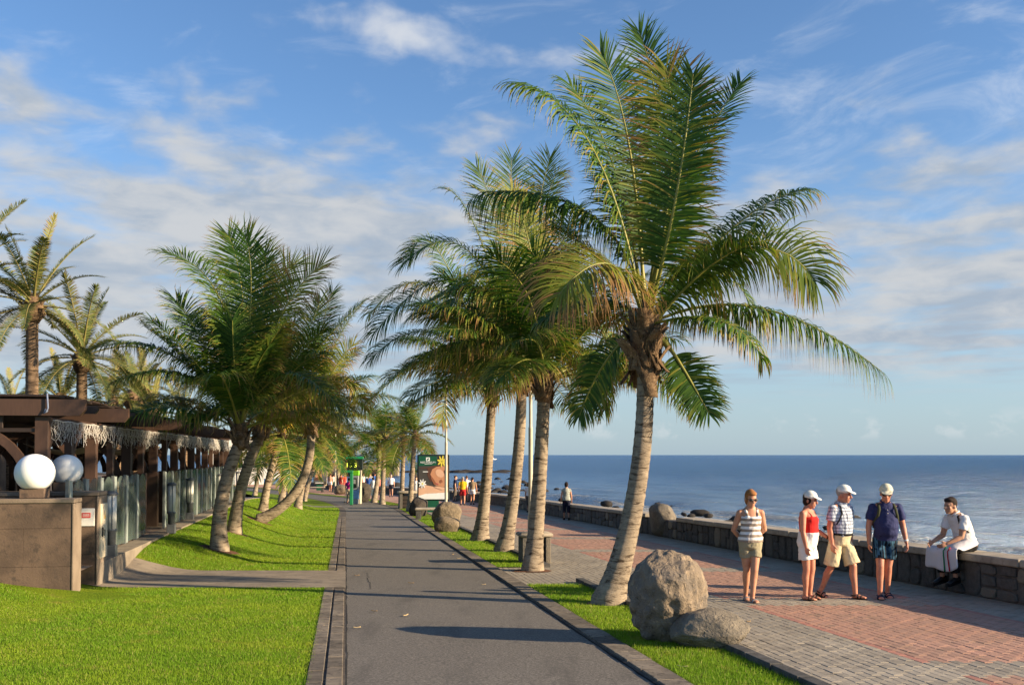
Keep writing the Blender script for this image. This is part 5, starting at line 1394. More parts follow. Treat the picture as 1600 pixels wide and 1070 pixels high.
# ================================================================ PEOPLE
def skin_mat(name, c):
    m, t, b, o = new_mat(name); co = t.obj(); n = t.noise(co, 14, 4, .6)
    t.put(b.inputs['Base Color'], t.mix(t.smooth(n, .35, .7), c, tuple(x * q for x, q in zip(c, (.92, .80, .76))))); b.inputs['Roughness'].default_value = .5
    b.inputs['Subsurface Weight'].default_value = .12; b.inputs['Subsurface Radius'].default_value = (.02, .008, .004); b.inputs['Specular IOR Level'].default_value = .35; return m
SK_TAN = skin_mat('skin_tan', (.52, .27, .165)); SK_RED = skin_mat('skin_ruddy', (.52, .235, .15)); SK_FAIR = skin_mat('skin_fair', (.58, .33, .22)); SK_OLIVE = skin_mat('skin_olive', (.46, .25, .155))
def cloth(name, c, c2=None, pat=None, scale=40.0, rough=.85):
    m, t, b, o = new_mat(name); co = t.obj(); x, y, z = t.sep(co); col_ = None
    if pat == 'stripes':
        f = t.m('SINE', t.m('MULTIPLY', z, scale)); col_ = t.mix(t.smooth(f, -.12, .12), c, c2)
    elif pat == 'plaid':
        u = t.m('ADD', x, t.m('MULTIPLY', y, .8)); g1 = t.m('POWER', t.m('ABSOLUTE', t.m('SINE', t.m('MULTIPLY', u, scale))), 7.0); g2 = t.m('POWER', t.m('ABSOLUTE', t.m('SINE', t.m('MULTIPLY', z, scale))), 7.0)
        col_ = t.mix(t.m('MULTIPLY', t.m('MAXIMUM', g1, g2), .85), c, c2); col_ = t.mix(t.m('MULTIPLY', g1, g2), col_, tuple(q * .35 for q in c2))
    elif pat == 'vertical':
        f = t.noise(t.xyz(t.m('MULTIPLY', x, scale), t.m('MULTIPLY', y, scale * .6), 0.0), 1.0, 2, .5); col_ = t.ramp(f, [(0, tuple(q * .3 for q in c)), (.42, c), (.5, c2), (.58, tuple(q * .4 for q in c)), (.72, c)], 'CONSTANT')
    elif pat == 'floral':
        f = t.voro(co, scale, out='Color'); col_ = t.mix(t.smooth(t.noise(co, scale, 3, .6), .48, .56), c, c2)
    else: col_ = t.mix(t.noise(co, 5, 4, .6), c, c2 or tuple(q * .88 for q in c))
    t.put(b.inputs['Base Color'], col_); b.inputs['Roughness'].default_value = rough; b.inputs['Specular IOR Level'].default_value = .15
    t.put(b.inputs['Normal'], t.bump(t.noise(co, 16, 4, .55), .35, .02)); MATS[name] = m; return m
WRINKLE = bpy.data.textures.new('cloth_folds', 'CLOUDS'); WRINKLE.noise_scale = .085; WRINKLE.noise_depth = 2
def loft(mb, rings, n=18):
    V = []; F = []
    for c, u, v in rings:
        for k in range(n):
            a = 2 * math.pi * k / n; V.append(c + u * math.cos(a) + v * math.sin(a))
    for i in range(len(rings) - 1):
        for k in range(n): j = (k + 1) % n; F.append((i * n + k, i * n + j, (i + 1) * n + j, (i + 1) * n + k))
    F.append(tuple(range(n - 1, -1, -1))); F.append(tuple((len(rings) - 1) * n + k for k in range(n))); mb.add(V, F)
def limb(mb, pts, rad, n=14):
    mb.tube(pts, rad, n)
    for p, r in zip(pts, rad): mb.ell(p, (r, r, r), 12, 8)
def fuse(mb, name, mat, parent, vox, smooth=3, fold=0.0):
    o = mb.build(name, mat, parent, smooth=True)
    md = o.modifiers.new('fuse', 'REMESH'); md.mode = 'VOXEL'; md.voxel_size = vox; md.use_smooth_shade = True
    if smooth: ms = o.modifiers.new('relax', 'SMOOTH'); ms.factor = .5; ms.iterations = smooth
    if fold: dp = o.modifiers.new('folds', 'DISPLACE'); dp.texture = WRINKLE; dp.strength = fold; dp.mid_level = .5; dp.texture_coords = 'LOCAL'
    return o
SUNG = pmat('sunglass_black', (.01, .01, .012), None, 3, .15, spec=.6); SOLE = pmat('sandal_brown', (.045, .025, .016), (.03, .018, .012), 8, .7); SOLE_B = pmat('sandal_blue', (.02, .03, .055), (.015, .02, .04), 8, .7); SOLE_W = pmat('sandal_pale', (.35, .34, .34), (.12, .12, .13), 8, .6); EYEM = pmat('eye_dark', (.02, .014, .01), None, 3, .2)
BLACKC = cloth('cloth_black', (.012, .012, .013)); STRAPM = cloth('strap_olive', (.055, .06, .03))
def person(pos, rz, H, label, skin, top, bottom, hair=None, hat=None, glasses=False, shoes=None, pose=None, female=False, belly=0.0, fine=True, props=(), stout=1.0):
    """pos: ground point under the body. Local frame faces -Y; the figure's left is +X.
    pose: arms {L,R}: (upper dir, fore dir); legs {L,R}: (thigh dir, shin dir, foot pitch); lean, head (yaw, pitch)"""
    pose = pose or {}; S = H / 1.70; vox = .0085 if fine else .021
    root = empty('person', pos, rz, label, 'person')
    sw = (.165 if female else .185) * S * (1 + (stout - 1) * .5); hipw = .088 * S
    A = {'L': ((.18, .05, -1), (.05, -.15, -1)), 'R': ((-.18, .05, -1), (-.05, -.15, -1))}; A.update(pose.get('arms', {}))
    G = {'L': ((.02, -.12, -1), (0, .05, -1), 0), 'R': ((-.02, .10, -1), (0, .18, -1), 0)}; G.update(pose.get('legs', {}))
    up = Vector((pose.get('tilt', 0), -pose.get('lean', .03), 1)).normalized()
    fw = Vector((0, -1, 0)); fw = (fw - up * fw.dot(up)).normalized(); sd = Vector((1, 0, 0)); sd = (sd - up * sd.dot(up)).normalized()
    nd = lambda d: Vector(d).normalized()
    # legs first, to find the pelvis height
    legs = {}
    for s, sg in (('L', 1), ('R', -1)):
        hip = Vector((sg * hipw, 0, 0)); kn = hip + nd(G[s][0]) * .415 * S; an = kn + nd(G[s][1]) * .40 * S; legs[s] = [hip, kn, an]
    low = min(min(legs[s][2].z for s in legs), 0)
    pel = pose.get('pelvis_z', -low + .085 * S - .0); P0 = Vector((0, 0, pel))
    for s in legs: legs[s] = [p + P0 for p in legs[s]]
    if 'seat' in pose: pass
    # torso rings: height over hips, half width, half depth, forward shift
    bw = 1.0 * stout; wst = (.128 if female else .150) * bw; hp = (.172 if female else .158) * bw; ch = (.142 if female else .165) * bw
    T = [(-.085, .115 * bw, .085, .0), (-.05, hp * .95, .115, .0), (.02, hp, .122 * bw, .0), (.10, hp * .95, (.112 + belly * .7) * bw, belly * .5), (.19, wst, (.100 + belly) * bw, belly * .8), (.29, (wst + ch) / 2, (.108 + belly * .6) * bw, belly * .5),
         (.39, ch, (.115 + (.022 if female else 0)) * bw, .016 if female else .008), (.46, ch * 1.0, .102 * bw, .004), (.515, ch * .74, .078, -.006), (.55, .085, .066, -.010), (.585, .058, .058, -.004)]
    curve = pose.get('hunch', 0.0)
    def ring(h, rx, ry, f, grow=0.0):
        c = P0 + up * (h * S) + fw * ((f + curve * max(0, h - .1) ** 2) * S); return (c, sd * ((rx + grow) * S), fw * ((ry + grow) * S))
    neck = ring(*T[-1])[0]
    sh = {s: ring(.470, 0, 0, pose.get('shoulder_fwd', -.004))[0] + sd * (sg * sw) for s, sg in (('L', 1), ('R', -1))}
    arms = {s: [sh[s], sh[s] + nd(A[s][0]) * .285 * S] for s in sh}
    for s in arms: arms[s].append(arms[s][1] + nd(A[s][1]) * .245 * S)
    hy, hpch = pose.get('head', (0, 0)); hc = neck + up * .100 * S + fw * (.020 * S + pose.get('head_fwd', 0))
    HM = Matrix.Rotation(hy, 3, 'Z') @ Matrix.Rotation(hpch, 3, 'X'); hs = 1.03 * S * (H / 1.70) ** -.3
    def hp_(x, y, z): return hc + HM @ (Vector((x, y, z)) * hs)
    def hr(*r): return tuple(q * hs for q in r)
    b = MB()
    loft(b, [ring(*t) for t in T])
    limb(b, [neck - up * .05 * S, neck + up * .03 * S, hp_(0, .01, -.04)], [.058 * S, .053 * S, .052 * S])
    b.ell(hp_(0, .012, .032), hr(.077, .097, .103), 18, 12, M=HM); b.ell(hp_(0, -.022, -.038), hr(.061, .071, .078), 16, 10, M=HM); b.ell(hp_(0, -.058, -.098), hr(.030, .026, .022), 12, 8, M=HM)
    b.tube([hp_(0, -.088, .018), hp_(0, -.106, -.018), hp_(0, -.112, -.034)], hr(.009, .013, .016), 8); b.ell(hp_(0, -.112, -.036), hr(.017, .012, .010), 10, 6, M=HM)
    b.ell(hp_(0, -.080, .030), hr(.052, .016, .010), 12, 6, M=HM); b.ell(hp_(0, -.086, -.068), hr(.026, .012, .010), 10, 6, M=HM)
    for s in (-1, 1): b.ell(hp_(s * .077, .014, -.010), hr(.011, .022, .033), 8, 8, M=HM); b.ell(hp_(s * .040, -.066, -.022), hr(.024, .018, .022), 10, 6, M=HM)
    ar = (.050 if female else .054) * S * (1 + (stout - 1) * .6)
    for s, sg in (('L', 1), ('R', -1)):
        a0, a1, a2 = arms[s]
        limb(b, [neck - up * .045 * S, neck.lerp(a0, .55) - up * .022 * S, a0], [.040 * S, .042 * S, ar * 1.0])
        limb(b, [a0, a0.lerp(a1, .35), a1, a1.lerp(a2, .3), a2], [ar * 1.08, ar * 1.0, ar * .80, ar * .80, ar * .52])
        # hand
        d = nd(A[s][1]); inn = Vector((-sg, 0, 0)); hd = pose.get('palm', {}).get(s)
        nrm = Vector(hd) if hd else inn; nrm = (nrm - d * nrm.dot(d)).normalized(); wd = d.cross(nrm).normalized()
        if (wd.y > 0): wd = -wd           # thumb side forward
        k = S * (.92 if female else 1.0)
        PM = Matrix((wd, nrm, d)).transposed()
        b.ell(a2 + d * .052 * k, (.042 * k, .017 * k, .058 * k), 12, 8, M=PM)
        if fine:
            curl = pose.get('curl', .35)
            for fi, (off, ln) in enumerate(((.030, .070), (.010, .078), (-.011, .073), (-.030, .058))):
                p = a2 + d * .088 * k + wd * off * k; q = d.copy(); pts = [a2 + d * .06 * k + wd * off * k * .8, p]
                for j in range(3): q = (q + nrm * curl * (1 + .15 * fi)).normalized(); p = p + q * ln * k / 3; pts.append(p)
                limb(b, pts, [.0095 * k, .0095 * k, .009 * k, .0085 * k, .0075 * k], 8)
            p = a2 + d * .022 * k + wd * .026 * k; q = (d * .8 + wd * .75 + nrm * .25).normalized(); pts = [p]
            for j in range(3): p = p + q * .027 * k; pts.append(p); q = (q + d * .35 + nrm * .1).normalized()
            limb(b, pts, [.013 * k, .0115 * k, .010 * k, .009 * k], 8)
        else: b.ell(a2 + d * .12 * k + nrm * .01, (.034 * k, .016 * k, .05 * k), 10, 6, M=PM)
    feet = {}
    for s, sg in (('L', 1), ('R', -1)):
        h_, k_, n_ = legs[s]; lr = 1.0 * (1 + (stout - 1) * .5)
        calf = k_.lerp(n_, .30) + Vector((0, .014 * S, 0))
        limb(b, [h_, h_.lerp(k_, .4), k_, calf, k_.lerp(n_, .65), n_], [.086 * S * lr, .076 * S * lr, .055 * S, .057 * S * lr, .042 * S, .036 * S])
        pit = G[s][2]; ya = G[s][3] if len(G[s]) > 3 else sg * .12
        fd = Vector((math.sin(ya) * math.cos(pit), -math.cos(ya) * math.cos(pit), -math.sin(pit))); fu = Vector((0, 0, 1)); fu = (fu - fd * fu.dot(fd)).normalized(); fs = fd.cross(fu)
        an = n_ - fu * .045 * S
        rings_ = [(an - fd * .055 * S, fs * .022 * S, fu * .020 * S), (an - fd * .04 * S, fs * .032 * S, fu * .034 * S), (an + fd * .02 * S, fs * .036 * S, fu * .036 * S), (an + fd * .08 * S - fu * .006 * S, fs * .042 * S, fu * .026 * S), (an + fd * .13 * S - fu * .012 * S, fs * .044 * S, fu * .019 * S), (an + fd * .165 * S - fu * .014 * S, fs * .036 * S, fu * .014 * S)]
        loft(b, rings_, 12)
        if fine:
            for j, (off, ex) in enumerate(((-.030, .022), (-.012, .020), (.004, .015), (.018, .008), (.030, 0))):
                q = an + fd * (.155 + ex) * S - fu * .017 * S - fs * (off * S * sg); b.ell(q, (.012 * S, .012 * S, .010 * S), 8, 6)
        feet[s] = (an, fd, fu, fs)
    fuse(b, 'body', skin, root, vox, 2)
    # ---- garments
    def top_garment(spec):
        mb = MB(); g = spec.get('grow', .014); z0, z1 = spec.get('z0', .02), spec.get('z1', .56)
        hs_ = sorted(set([z0] + [t[0] for t in T if z0 < t[0] < z1] + [z1])); rs = []
        for h in hs_:
            rx = np.interp(h, [t[0] for t in T], [t[1] for t in T]); ry = np.interp(h, [t[0] for t in T], [t[2] for t in T]); f = np.interp(h, [t[0] for t in T], [t[3] for t in T])
            gg = g + spec.get('loose', 0.0) * max(0, (.3 - h)); rs.append(ring(h, rx, ry, f, gg))
        loft(mb, rs, 22)
        if female:
            for s in (-1, 1): mb.ell(ring(.375, 0, 0, .085)[0] + sd * (s * .070 * S), (.068 * S, .062 * S, .066 * S), 12, 8)
        sl_ = spec.get('sleeve', 0)
        if sl_:
            for s in arms:
                a0, a1, a2 = arms[s]; inner = a0.lerp(neck, .45) - up * .03 * S; end = a0.lerp(a1, sl_)
                mb.ell(a0, (ar * 1.16,) * 3, 14, 10); limb(mb, [inner, inner.lerp(a0, .6), a0], [ar * .80, ar * 1.0, ar * 1.12]); mb.tube([a0, a0.lerp(a1, sl_ * .5), end], [ar * 1.15, ar * 1.32, ar * (1.42 if spec.get('wide', 1) else 1.15)], 16)
        if spec.get('straps'):
            for s in (-1, 1):
                w_ = spec['straps'] * S; a = ring(.40, 0, 0, .122)[0] + sd * (s * .075 * S); bq = ring(.545, 0, 0, .01)[0] + sd * (s * .092 * S) - up * .012 * S; c_ = ring(.42, 0, 0, -.105)[0] + sd * (s * .075 * S)
                mb.tube([a, a.lerp(bq, .5) + fw * .030 * S, bq, bq.lerp(c_, .5) - fw * .03 * S, c_], [w_] * 5, 8)
        o = fuse(mb, spec.get('name', 'shirt'), spec['mat'], root, vox * 1.15, 2, spec.get('fold', .022) * S)
        if spec.get('collar'):
            cb = MB(); cb.tube([neck + (sd * math.cos(a) * .068 + fw * (math.sin(a) * .070)) * S - up * (.012 + .035 * max(0, math.sin(a)) ** 2) * S for a in np.linspace(-math.pi * 1.42, math.pi * .42, 15)], .018 * S, 8, flat=(1.0, .6)); cb.build('collar', spec['mat'], o, True)
        if spec.get('buttons'):
            bb = MB()
            for h in np.linspace(.12, .46, 6) if spec['buttons'] > 3 else (.40, .45):
                ry = np.interp(h, [t[0] for t in T], [t[2] for t in T]); f = np.interp(h, [t[0] for t in T], [t[3] for t in T]); bb.ell(ring(h, 0, 0, f + ry + g + .004)[0], (.007, .007, .007), 6, 5)
            bb.build('button', PLATE, o)
        return o
    def bottom_garment(spec):
        mb = MB(); g = spec.get('grow', .016); hs_ = [-.085, -.05, .02, spec.get('waist', .10)]; rs = []
        for h in hs_:
            rx = np.interp(h, [t[0] for t in T], [t[1] for t in T]); ry = np.interp(h, [t[0] for t in T], [t[2] for t in T]); f = np.interp(h, [t[0] for t in T], [t[3] for t in T]); rs.append(ring(h, rx, ry, f, g))
        loft(mb, rs, 20)
        L_ = spec['len']
        for s in legs:
            h_, k_, n_ = legs[s]; fl = spec.get('flare', 1.15); r_ = .096 * S * (1 + (stout - 1) * .5)
            if L_ <= 1: pts = [h_ + Vector((0, 0, .02)), h_.lerp(k_, L_ * .5), h_.lerp(k_, L_)]; rd = [r_, r_ * (1 + fl) / 2, r_ * fl]
            else: e = k_.lerp(n_, L_ - 1); pts = [h_ + Vector((0, 0, .02)), h_.lerp(k_, .5), k_, e]; rd = [r_, r_ * .95, r_ * .78, r_ * spec.get('hem', .68)]
            mb.tube(pts, rd, 16)
        return fuse(mb, spec.get('name', 'shorts'), spec['mat'], root, vox * 1.15, 2, spec.get('fold', .026) * S)
    tg = top_garment(top) if top else None
    bg_ = bottom_garment(bottom) if bottom else None
    if hair:
        mb = MB(); hl = hair.get('len', .0)
        mb.ell(hp_(0, .026, .045), hr(.084, .096, .101), 18, 12, M=HM); mb.ell(hp_(0, -.030, .090), hr(.070, .064, .042), 14, 8, M=HM)
        if hl: mb.ell(hp_(0, .045, .0 - hl * .5), hr(.080, .068, .085 + hl), 16, 10, M=HM); mb.ell(hp_(.058, .015, .0), hr(.026, .05, .06 + hl * .6), 10, 8, M=HM); mb.ell(hp_(-.058, .015, .0), hr(.026, .05, .06 + hl * .6), 10, 8, M=HM)
        fuse(mb, 'hair', hair['mat'], root, vox, 1, .012)
    if hat:
        mb = MB()
        mb.ell(hp_(0, .008, .072), hr(.090, .106, .080), 20, 12, M=HM)
        mb.tube([hp_(0, .008, .040), hp_(0, .008, .075)], hr(.098, .098), 24)
        # peak
        pts = []
        for a in np.linspace(-1.1, 1.1, 9): pts.append((math.sin(a) * .088, -.075 - .095 * math.cos(a), .052 - .028 * math.cos(a) + .0))
        rim = [hp_(*p) for p in pts]; inner_ = [hp_(math.sin(a) * .085, .0 - .08 * math.cos(a), .062) for a in np.linspace(1.1, -1.1, 9)]
        mb.prism(rim + inner_, HM @ Vector((0, 0, .014)))
        fuse(mb, 'cap', hat, root, vox * .8, 2)
    if glasses:
        mb = MB()
        for s in (-1, 1): mb.ell(hp_(s * .036, -.092, .008), hr(.032, .012, .021), 12, 8, M=HM); mb.tube([hp_(s * .064, -.085, .014), hp_(s * .080, -.03, .012), hp_(s * .082, .012, .008)], .004, 5)
        mb.tube([hp_(-.012, -.098, .014), hp_(.012, -.098, .014)], .005, 5); mb.build('sunglasses', SUNG, root, True)
    elif fine:
        mb = MB()
        for s in (-1, 1): mb.ell(hp_(s * .033, -.084, .008), hr(.015, .008, .007), 10, 6, M=HM)
        mb.build('eyes', EYEM, root, True)
    if shoes:
        for s, (an, fd, fu, fs) in feet.items():
            mb = MB(); c = an - fu * .040 * S; out = []
            for a in np.linspace(0, 2 * math.pi, 20, endpoint=False):
                yy = math.cos(a); wv = .046 * (1 + .12 * yy); out.append(c + fd * (.058 + .138 * yy) * S + fs * (wv * math.sin(a) * S) - fu * .022 * S)
            mb.prism(out, fu * .028 * S); so = mb.build('sandal' if not shoes.get('closed') else 'shoe', shoes['mat'], root)
            if shoes.get('closed'):
                mb = MB(); loft(mb, [(an - fd * .062 * S, fs * .03 * S, fu * .035 * S), (an - fd * .04 * S, fs * .042 * S, fu * .05 * S), (an + fd * .05 * S, fs * .046 * S, fu * .045 * S), (an + fd * .13 * S - fu * .012 * S, fs * .05 * S, fu * .028 * S), (an + fd * .19 * S - fu * .018 * S, fs * .036 * S, fu * .018 * S)], 14); mb.build('upper', shoes['mat'], so, True)
            else:
                for (f0, hh, w_) in shoes.get('straps', ((.115, .020, .016), (.06, .044, .014))):
                    pts = [an + fd * f0 * S + fs * (math.cos(a) * .050 * S) + fu * (math.sin(a) * (hh + .022) - .030) * S for a in np.linspace(.0, math.pi, 9)]
                    mb = MB(); mb.tube(pts, w_ * S * .6, 6, flat=(1.0, 1.0)); mb.build('strap', shoes['mat'], so, True)
                if shoes.get('heel', True):
                    pts = [an - fd * (.056 * math.sin(a)) * S + fs * (math.cos(a) * .044 * S) + fu * .012 * S for a in np.linspace(-.5, math.pi + .5, 9)]; mb = MB(); mb.tube(pts, .009 * S, 6); mb.build('strap', shoes['mat'], so, True)
    for pr in props:
        if pr[0] == 'backpack_straps':
            for s in (-1, 1):
                pts = [ring(h, 0, 0, f)[0] + sd * (s * x * S) for h, f, x in ((.20, -.14, .12), (.44, -.135, .105), (.535, -.055, .105), (.53, .045, .108), (.46, .125, .118), (.36, .130, .140), (.26, .05, .172), (.2, -.08, .165))]
                mb = MB(); mb.tube(pts, .021 * S, 8, flat=(1, .45)); mb.build('backpack_strap', pr[1], root, True)
            mb = MB(); mb.box(ring(.30, 0, 0, -.20)[0], (.26 * S, .13 * S, .38 * S), bev=.04); mb.build('backpack', pr[1], root)
        if pr[0] == 'bag_strap':
            sg = pr[2]; pts = [ring(h, 0, 0, f)[0] + sd * (sg * x * S) for h, f, x in ((.22, -.125, .06), (.34, -.125, .08), (.50, -.095, .10), (.545, -.02, .095), (.52, .065, .10), (.42, .12, .125), (.32, .10, .155), (.24, .06, .172))]
            mb = MB(); mb.tube(pts, .014 * S, 8, flat=(1, .5)); mb.build('bag_strap', pr[1], root, True)
        if pr[0] == 'watch':
            s = pr[2]; d = nd(A[s][1]); mb = MB(); mb.tube([arms[s][2] - d * .035 * S, arms[s][2] - d * .012 * S], ar * .64, 14); mb.build('wristwatch', pr[1], root)
        if pr[0] == 'belt':
            mb = MB(); rs = []
            for h in (.085, .115):
                rx = np.interp(h, [t[0] for t in T], [t[1] for t in T]); ry = np.interp(h, [t[0] for t in T], [t[2] for t in T]); f = np.interp(h, [t[0] for t in T], [t[3] for t in T]); rs.append(ring(h, rx, ry, f, .030))
            loft(mb, rs, 24); mb.build('belt', pr[1], root, True)
    return dict(root=root, arms=arms, legs=legs, neck=neck, ring=ring, S=S, up=up, sd=sd, fw=fw, P0=P0)

HAIR_R = cloth('hair_auburn', (.34, .15, .055), (.24, .10, .035)); HAIR_D = cloth('hair_dark', (.025, .016, .012)); HAIR_G = cloth('hair_grey', (.30, .28, .26)); HAIR_B = cloth('hair_brown', (.09, .045, .02))
CAPW = cloth('cap_white', (.74, .73, .68)); CAPC = cloth('cap_cream', (.60, .56, .42))
def gp(px, py): p = at(px, py); return (p.x, p.y, zg(p.y) + .006)
# woman in the striped vest, hands behind her back
person(gp(1173, 940), R(4), 1.66, 'woman in a grey and white striped vest and khaki shorts, hands behind her back', SK_TAN,
       dict(mat=cloth('vest_stripes', (.74, .72, .70), (.28, .225, .18), 'stripes', 78), z0=.03, z1=.425, straps=.022, grow=.016, name='vest', loose=.05), dict(mat=cloth('khaki', (.34, .30, .20), (.27, .24, .155)), len=.52, flare=.94, waist=.07),
       dict(mat=HAIR_R, len=.02), None, True, dict(mat=SOLE_W, straps=((.10, .024, .02),), heel=False), dict(arms={'L': ((.30, .30, -1), (-.62, .42, -.62)), 'R': ((-.30, .30, -1), (.62, .42, -.62))}, legs={'L': ((-.13, -.22, -1), (-.10, -.02, -1), .0, .15), 'R': ((.10, .10, -1), (.05, .32, -1), .12, -.1)}, head=(.12, .22), lean=.04), True, .012)
# woman in red, holding the hand of the man beside her
person(gp(1262, 937), R(48), 1.62, 'woman in a red camisole, white shorts and white cap holding a man by the hand', SK_RED,
       dict(mat=cloth('camisole_red', (.62, .022, .02), (.52, .02, .018)), z0=.15, z1=.43, straps=.009, grow=.012, name='camisole', fold=.014), dict(mat=cloth('white_shorts', (.74, .73, .70)), len=.62, flare=1.20, waist=.18, grow=.024),
       dict(mat=HAIR_D, len=.012), CAPW, False, dict(mat=SOLE, straps=((.125, .022, .018), (.075, .035, .018)), heel=False), dict(arms={'L': ((.34, -.05, -1), (.52, -.78, -.62)), 'R': ((-.10, -.05, -1), (.02, -.22, -1))}, legs={'L': ((0, -.08, -1), (0, .10, -1), 0, .05), 'R': ((.03, -.05, -1), (0, .06, -1), 0, 0)}, head=(.15, .14), lean=.03, head_fwd=.02), True, .03, stout=1.05, props=(('watch', SOLE, 'L'),))
# man in the checked shirt, mid stride
person(gp(1313, 935), R(34), 1.74, 'man in a blue checked shirt, cream shorts and white cap, mid-stride', SK_RED,
       dict(mat=cloth('shirt_checked', (.56, .60, .66), (.10, .12, .20), 'plaid', 62), z0=.07, z1=.565, sleeve=.62, grow=.020, collar=True, buttons=6, fold=.028), dict(mat=cloth('cream_shorts', (.62, .52, .33), (.54, .45, .28)), len=.93, flare=1.22, waist=.12, grow=.022, fold=.022),
       dict(mat=HAIR_G, len=.0), CAPW, False, dict(mat=SOLE), dict(arms={'R': ((-.10, .12, -1), (.05, -.12, -1)), 'L': ((.16, .10, -1), (.02, -.1, -1))}, legs={'L': ((.10, -.36, -1), (.02, -.06, -1), -.05, .1), 'R': ((-.05, .20, -1), (-.04, .48, -1), .35, 0)}, head=(.35, .10), lean=.06, head_fwd=.03), False, .03, props=(('belt', BLACKC), ('bag_strap', BLACKC, -1)), stout=1.04)
# man in the navy polo
person(gp(1384, 935), R(-6), 1.74, 'man in a navy polo and dark blue patterned swim shorts with backpack straps', SK_RED,
       dict(mat=cloth('polo_navy', (.032, .038, .105), (.026, .03, .085)), z0=-.02, z1=.545, sleeve=.66, grow=.020, collar=True, buttons=2, loose=.0, fold=.026), dict(mat=cloth('swim_shorts', (.010, .022, .04), (.045, .12, .19), 'vertical', 26), len=.72, flare=1.0, waist=.08, grow=.018, fold=.03),
       dict(mat=HAIR_G, len=.0), CAPC, True, dict(mat=SOLE_B, straps=((.11, .024, .022), (.06, .04, .012))), dict(arms={'L': ((.28, .10, -1), (.14, -.22, -1)), 'R': ((-.20, .02, -1), (-.02, -.10, -1))}, legs={'L': ((-.10, .05, -1), (.04, .30, -1), .2, .1), 'R': ((-.03, -.24, -1), (-.02, .0, -1), 0, -.1)}, head=(-.15, .24), lean=.05, head_fwd=.03), False, .055, props=(('backpack_straps', STRAPM), ('watch', PLATE, 'L')), stout=1.0)
# waiter sitting on the wall
wy = 16.05; wp = (X(W_OFF + .20, wy), wy, zg(wy))
WH_ = WH + .01
WSH = cloth('waiter_white', (.74, .73, .71), (.68, .67, .66)); APR = cloth('apron_white', (.72, .71, .72), (.66, .65, .67))
wt = person(wp, R(-72), 1.74, 'waiter in white shirt and long white apron sitting on the sea wall', SK_OLIVE,
       dict(mat=WSH, z0=.05, z1=.55, sleeve=.62, grow=.014, collar=True, fold=.026), dict(mat=BLACKC, len=1.85, waist=.08, hem=.72, name='trousers'), dict(mat=HAIR_D, len=.0), None, False, dict(mat=pmat('shoe_black', (.012, .012, .012), None, 4, .35), closed=True),
       dict(arms={'L': ((.06, -.30, -.95), (-.26, -.92, -.42)), 'R': ((-.08, -.26, -.97), (.12, -.95, -.42))}, legs={'L': ((.10, -1, -.16), (0, .14, -1), .25, .1), 'R': ((-.12, -1, -.20), (-.02, .10, -1), .25, -.1)}, lean=.26, hunch=.5, head=(.18, .02), pelvis_z=WH_ + .095, shoulder_fwd=.035, head_fwd=.03), False, .03, props=(('bag_strap', BLACKC, 1),))
# his apron: cloth over both thighs, falling from the knees
lg = wt['legs']; S_ = wt['S']; n1, n2 = 13, 12; V = []; F = []
for i in range(n1):
    f = i / (n1 - 1)                                   # across, right leg to left leg
    hL = lg['R'][0].lerp(lg['L'][0], f); kL = lg['R'][1].lerp(lg['L'][1], f); wide = (f - .5) * .36
    for j in range(n2):
        g = j / (n2 - 1); sag = -.05 * math.sin(math.pi * f) * min(1, g * 2) + .02 * math.sin(9 * f + 5 * g)
        if g < .5: q = hL.lerp(kL, g * 1.9 + .05) + Vector((wide * (1.0), 0, .138 - .02 * g + sag - .10 * (2 * abs(f - .5)) ** 3))
        else:
            h = (g - .5) * 2; q = kL + Vector((wide * (1 + .35 * h), -.12 * math.sin(min(1, h * 3) * 1.57) + .02 * h + .02 * math.sin(11 * f) * h, .122 - .38 * h ** 1.15 + sag))
        V.append(tuple(q))
for i in range(n1 - 1):
    for j in range(n2 - 1): F.append((i * n2 + j, i * n2 + j + 1, (i + 1) * n2 + j + 1, (i + 1) * n2 + j))
ao = link('apron', mesh_np('apron', V, F, APR), wt['root']); md = ao.modifiers.new('sub', 'SUBSURF'); md.levels = 1; md.render_levels = 1; md = ao.modifiers.new('thick', 'SOLIDIFY'); md.thickness = .008
for nm, ff, cc in (('green_trim', .64, (.02, .20, .08)), ('red_trim', .71, (.45, .03, .04))):
    i0 = int(ff * (n1 - 1)); Vt = []; Ft = []
    for j in range(6, n2):
        for i, w_ in ((i0, 0), (i0, 1)):
            a = Vector(V[i0 * n2 + j]); c = Vector(V[(i0 + 1) * n2 + j]); off = Vector((0, -.014, .004)); Vt.append(tuple(a.lerp(c, .1 + .36 * w_ + (.5 if nm == 'red_trim' else 0)) + off))
    for k in range(len(Vt) // 2 - 1): Ft.append((2 * k, 2 * k + 1, 2 * k + 3, 2 * k + 2))
    q = link('apron_trim', mesh_np('apron_trim', Vt, Ft, cloth(nm, cc)), ao); md = q.modifiers.new('thick', 'SOLIDIFY'); md.thickness = .006
# ---- people further off
def far_person(px, py, rz, H, label, skin, tc, bc, blen=.6, hair=None, female=False, tpat=None, tc2=None, sleeve=.6, pose=None, hat=None, hairlen=.0, y=None, belly=.02, shoes=SOLE):
    p = at(px, py) if y is None else on(px, py, y)
    k = len(MATS)
    person((p.x, p.y, zg(p.y)), rz, H, label, skin, dict(mat=cloth(f'far_top_{k}', tc, tc2, tpat, 60), z0=.02, sleeve=sleeve, grow=.02), dict(mat=cloth(f'far_bottom_{k}', bc), len=blen, grow=.02), dict(mat=hair or HAIR_D, len=hairlen), hat, False, dict(mat=shoes, closed=True), pose, female, belly, False)
BACKWALK = dict(arms={'L': ((.22, .12, -1), (.10, -.1, -1)), 'R': ((-.22, -.1, -1), (-.10, -.3, -1))}, legs={'L': ((.02, -.18, -1), (0, .06, -1), 0), 'R': ((-.02, .14, -1), (0, .35, -1), .2)})
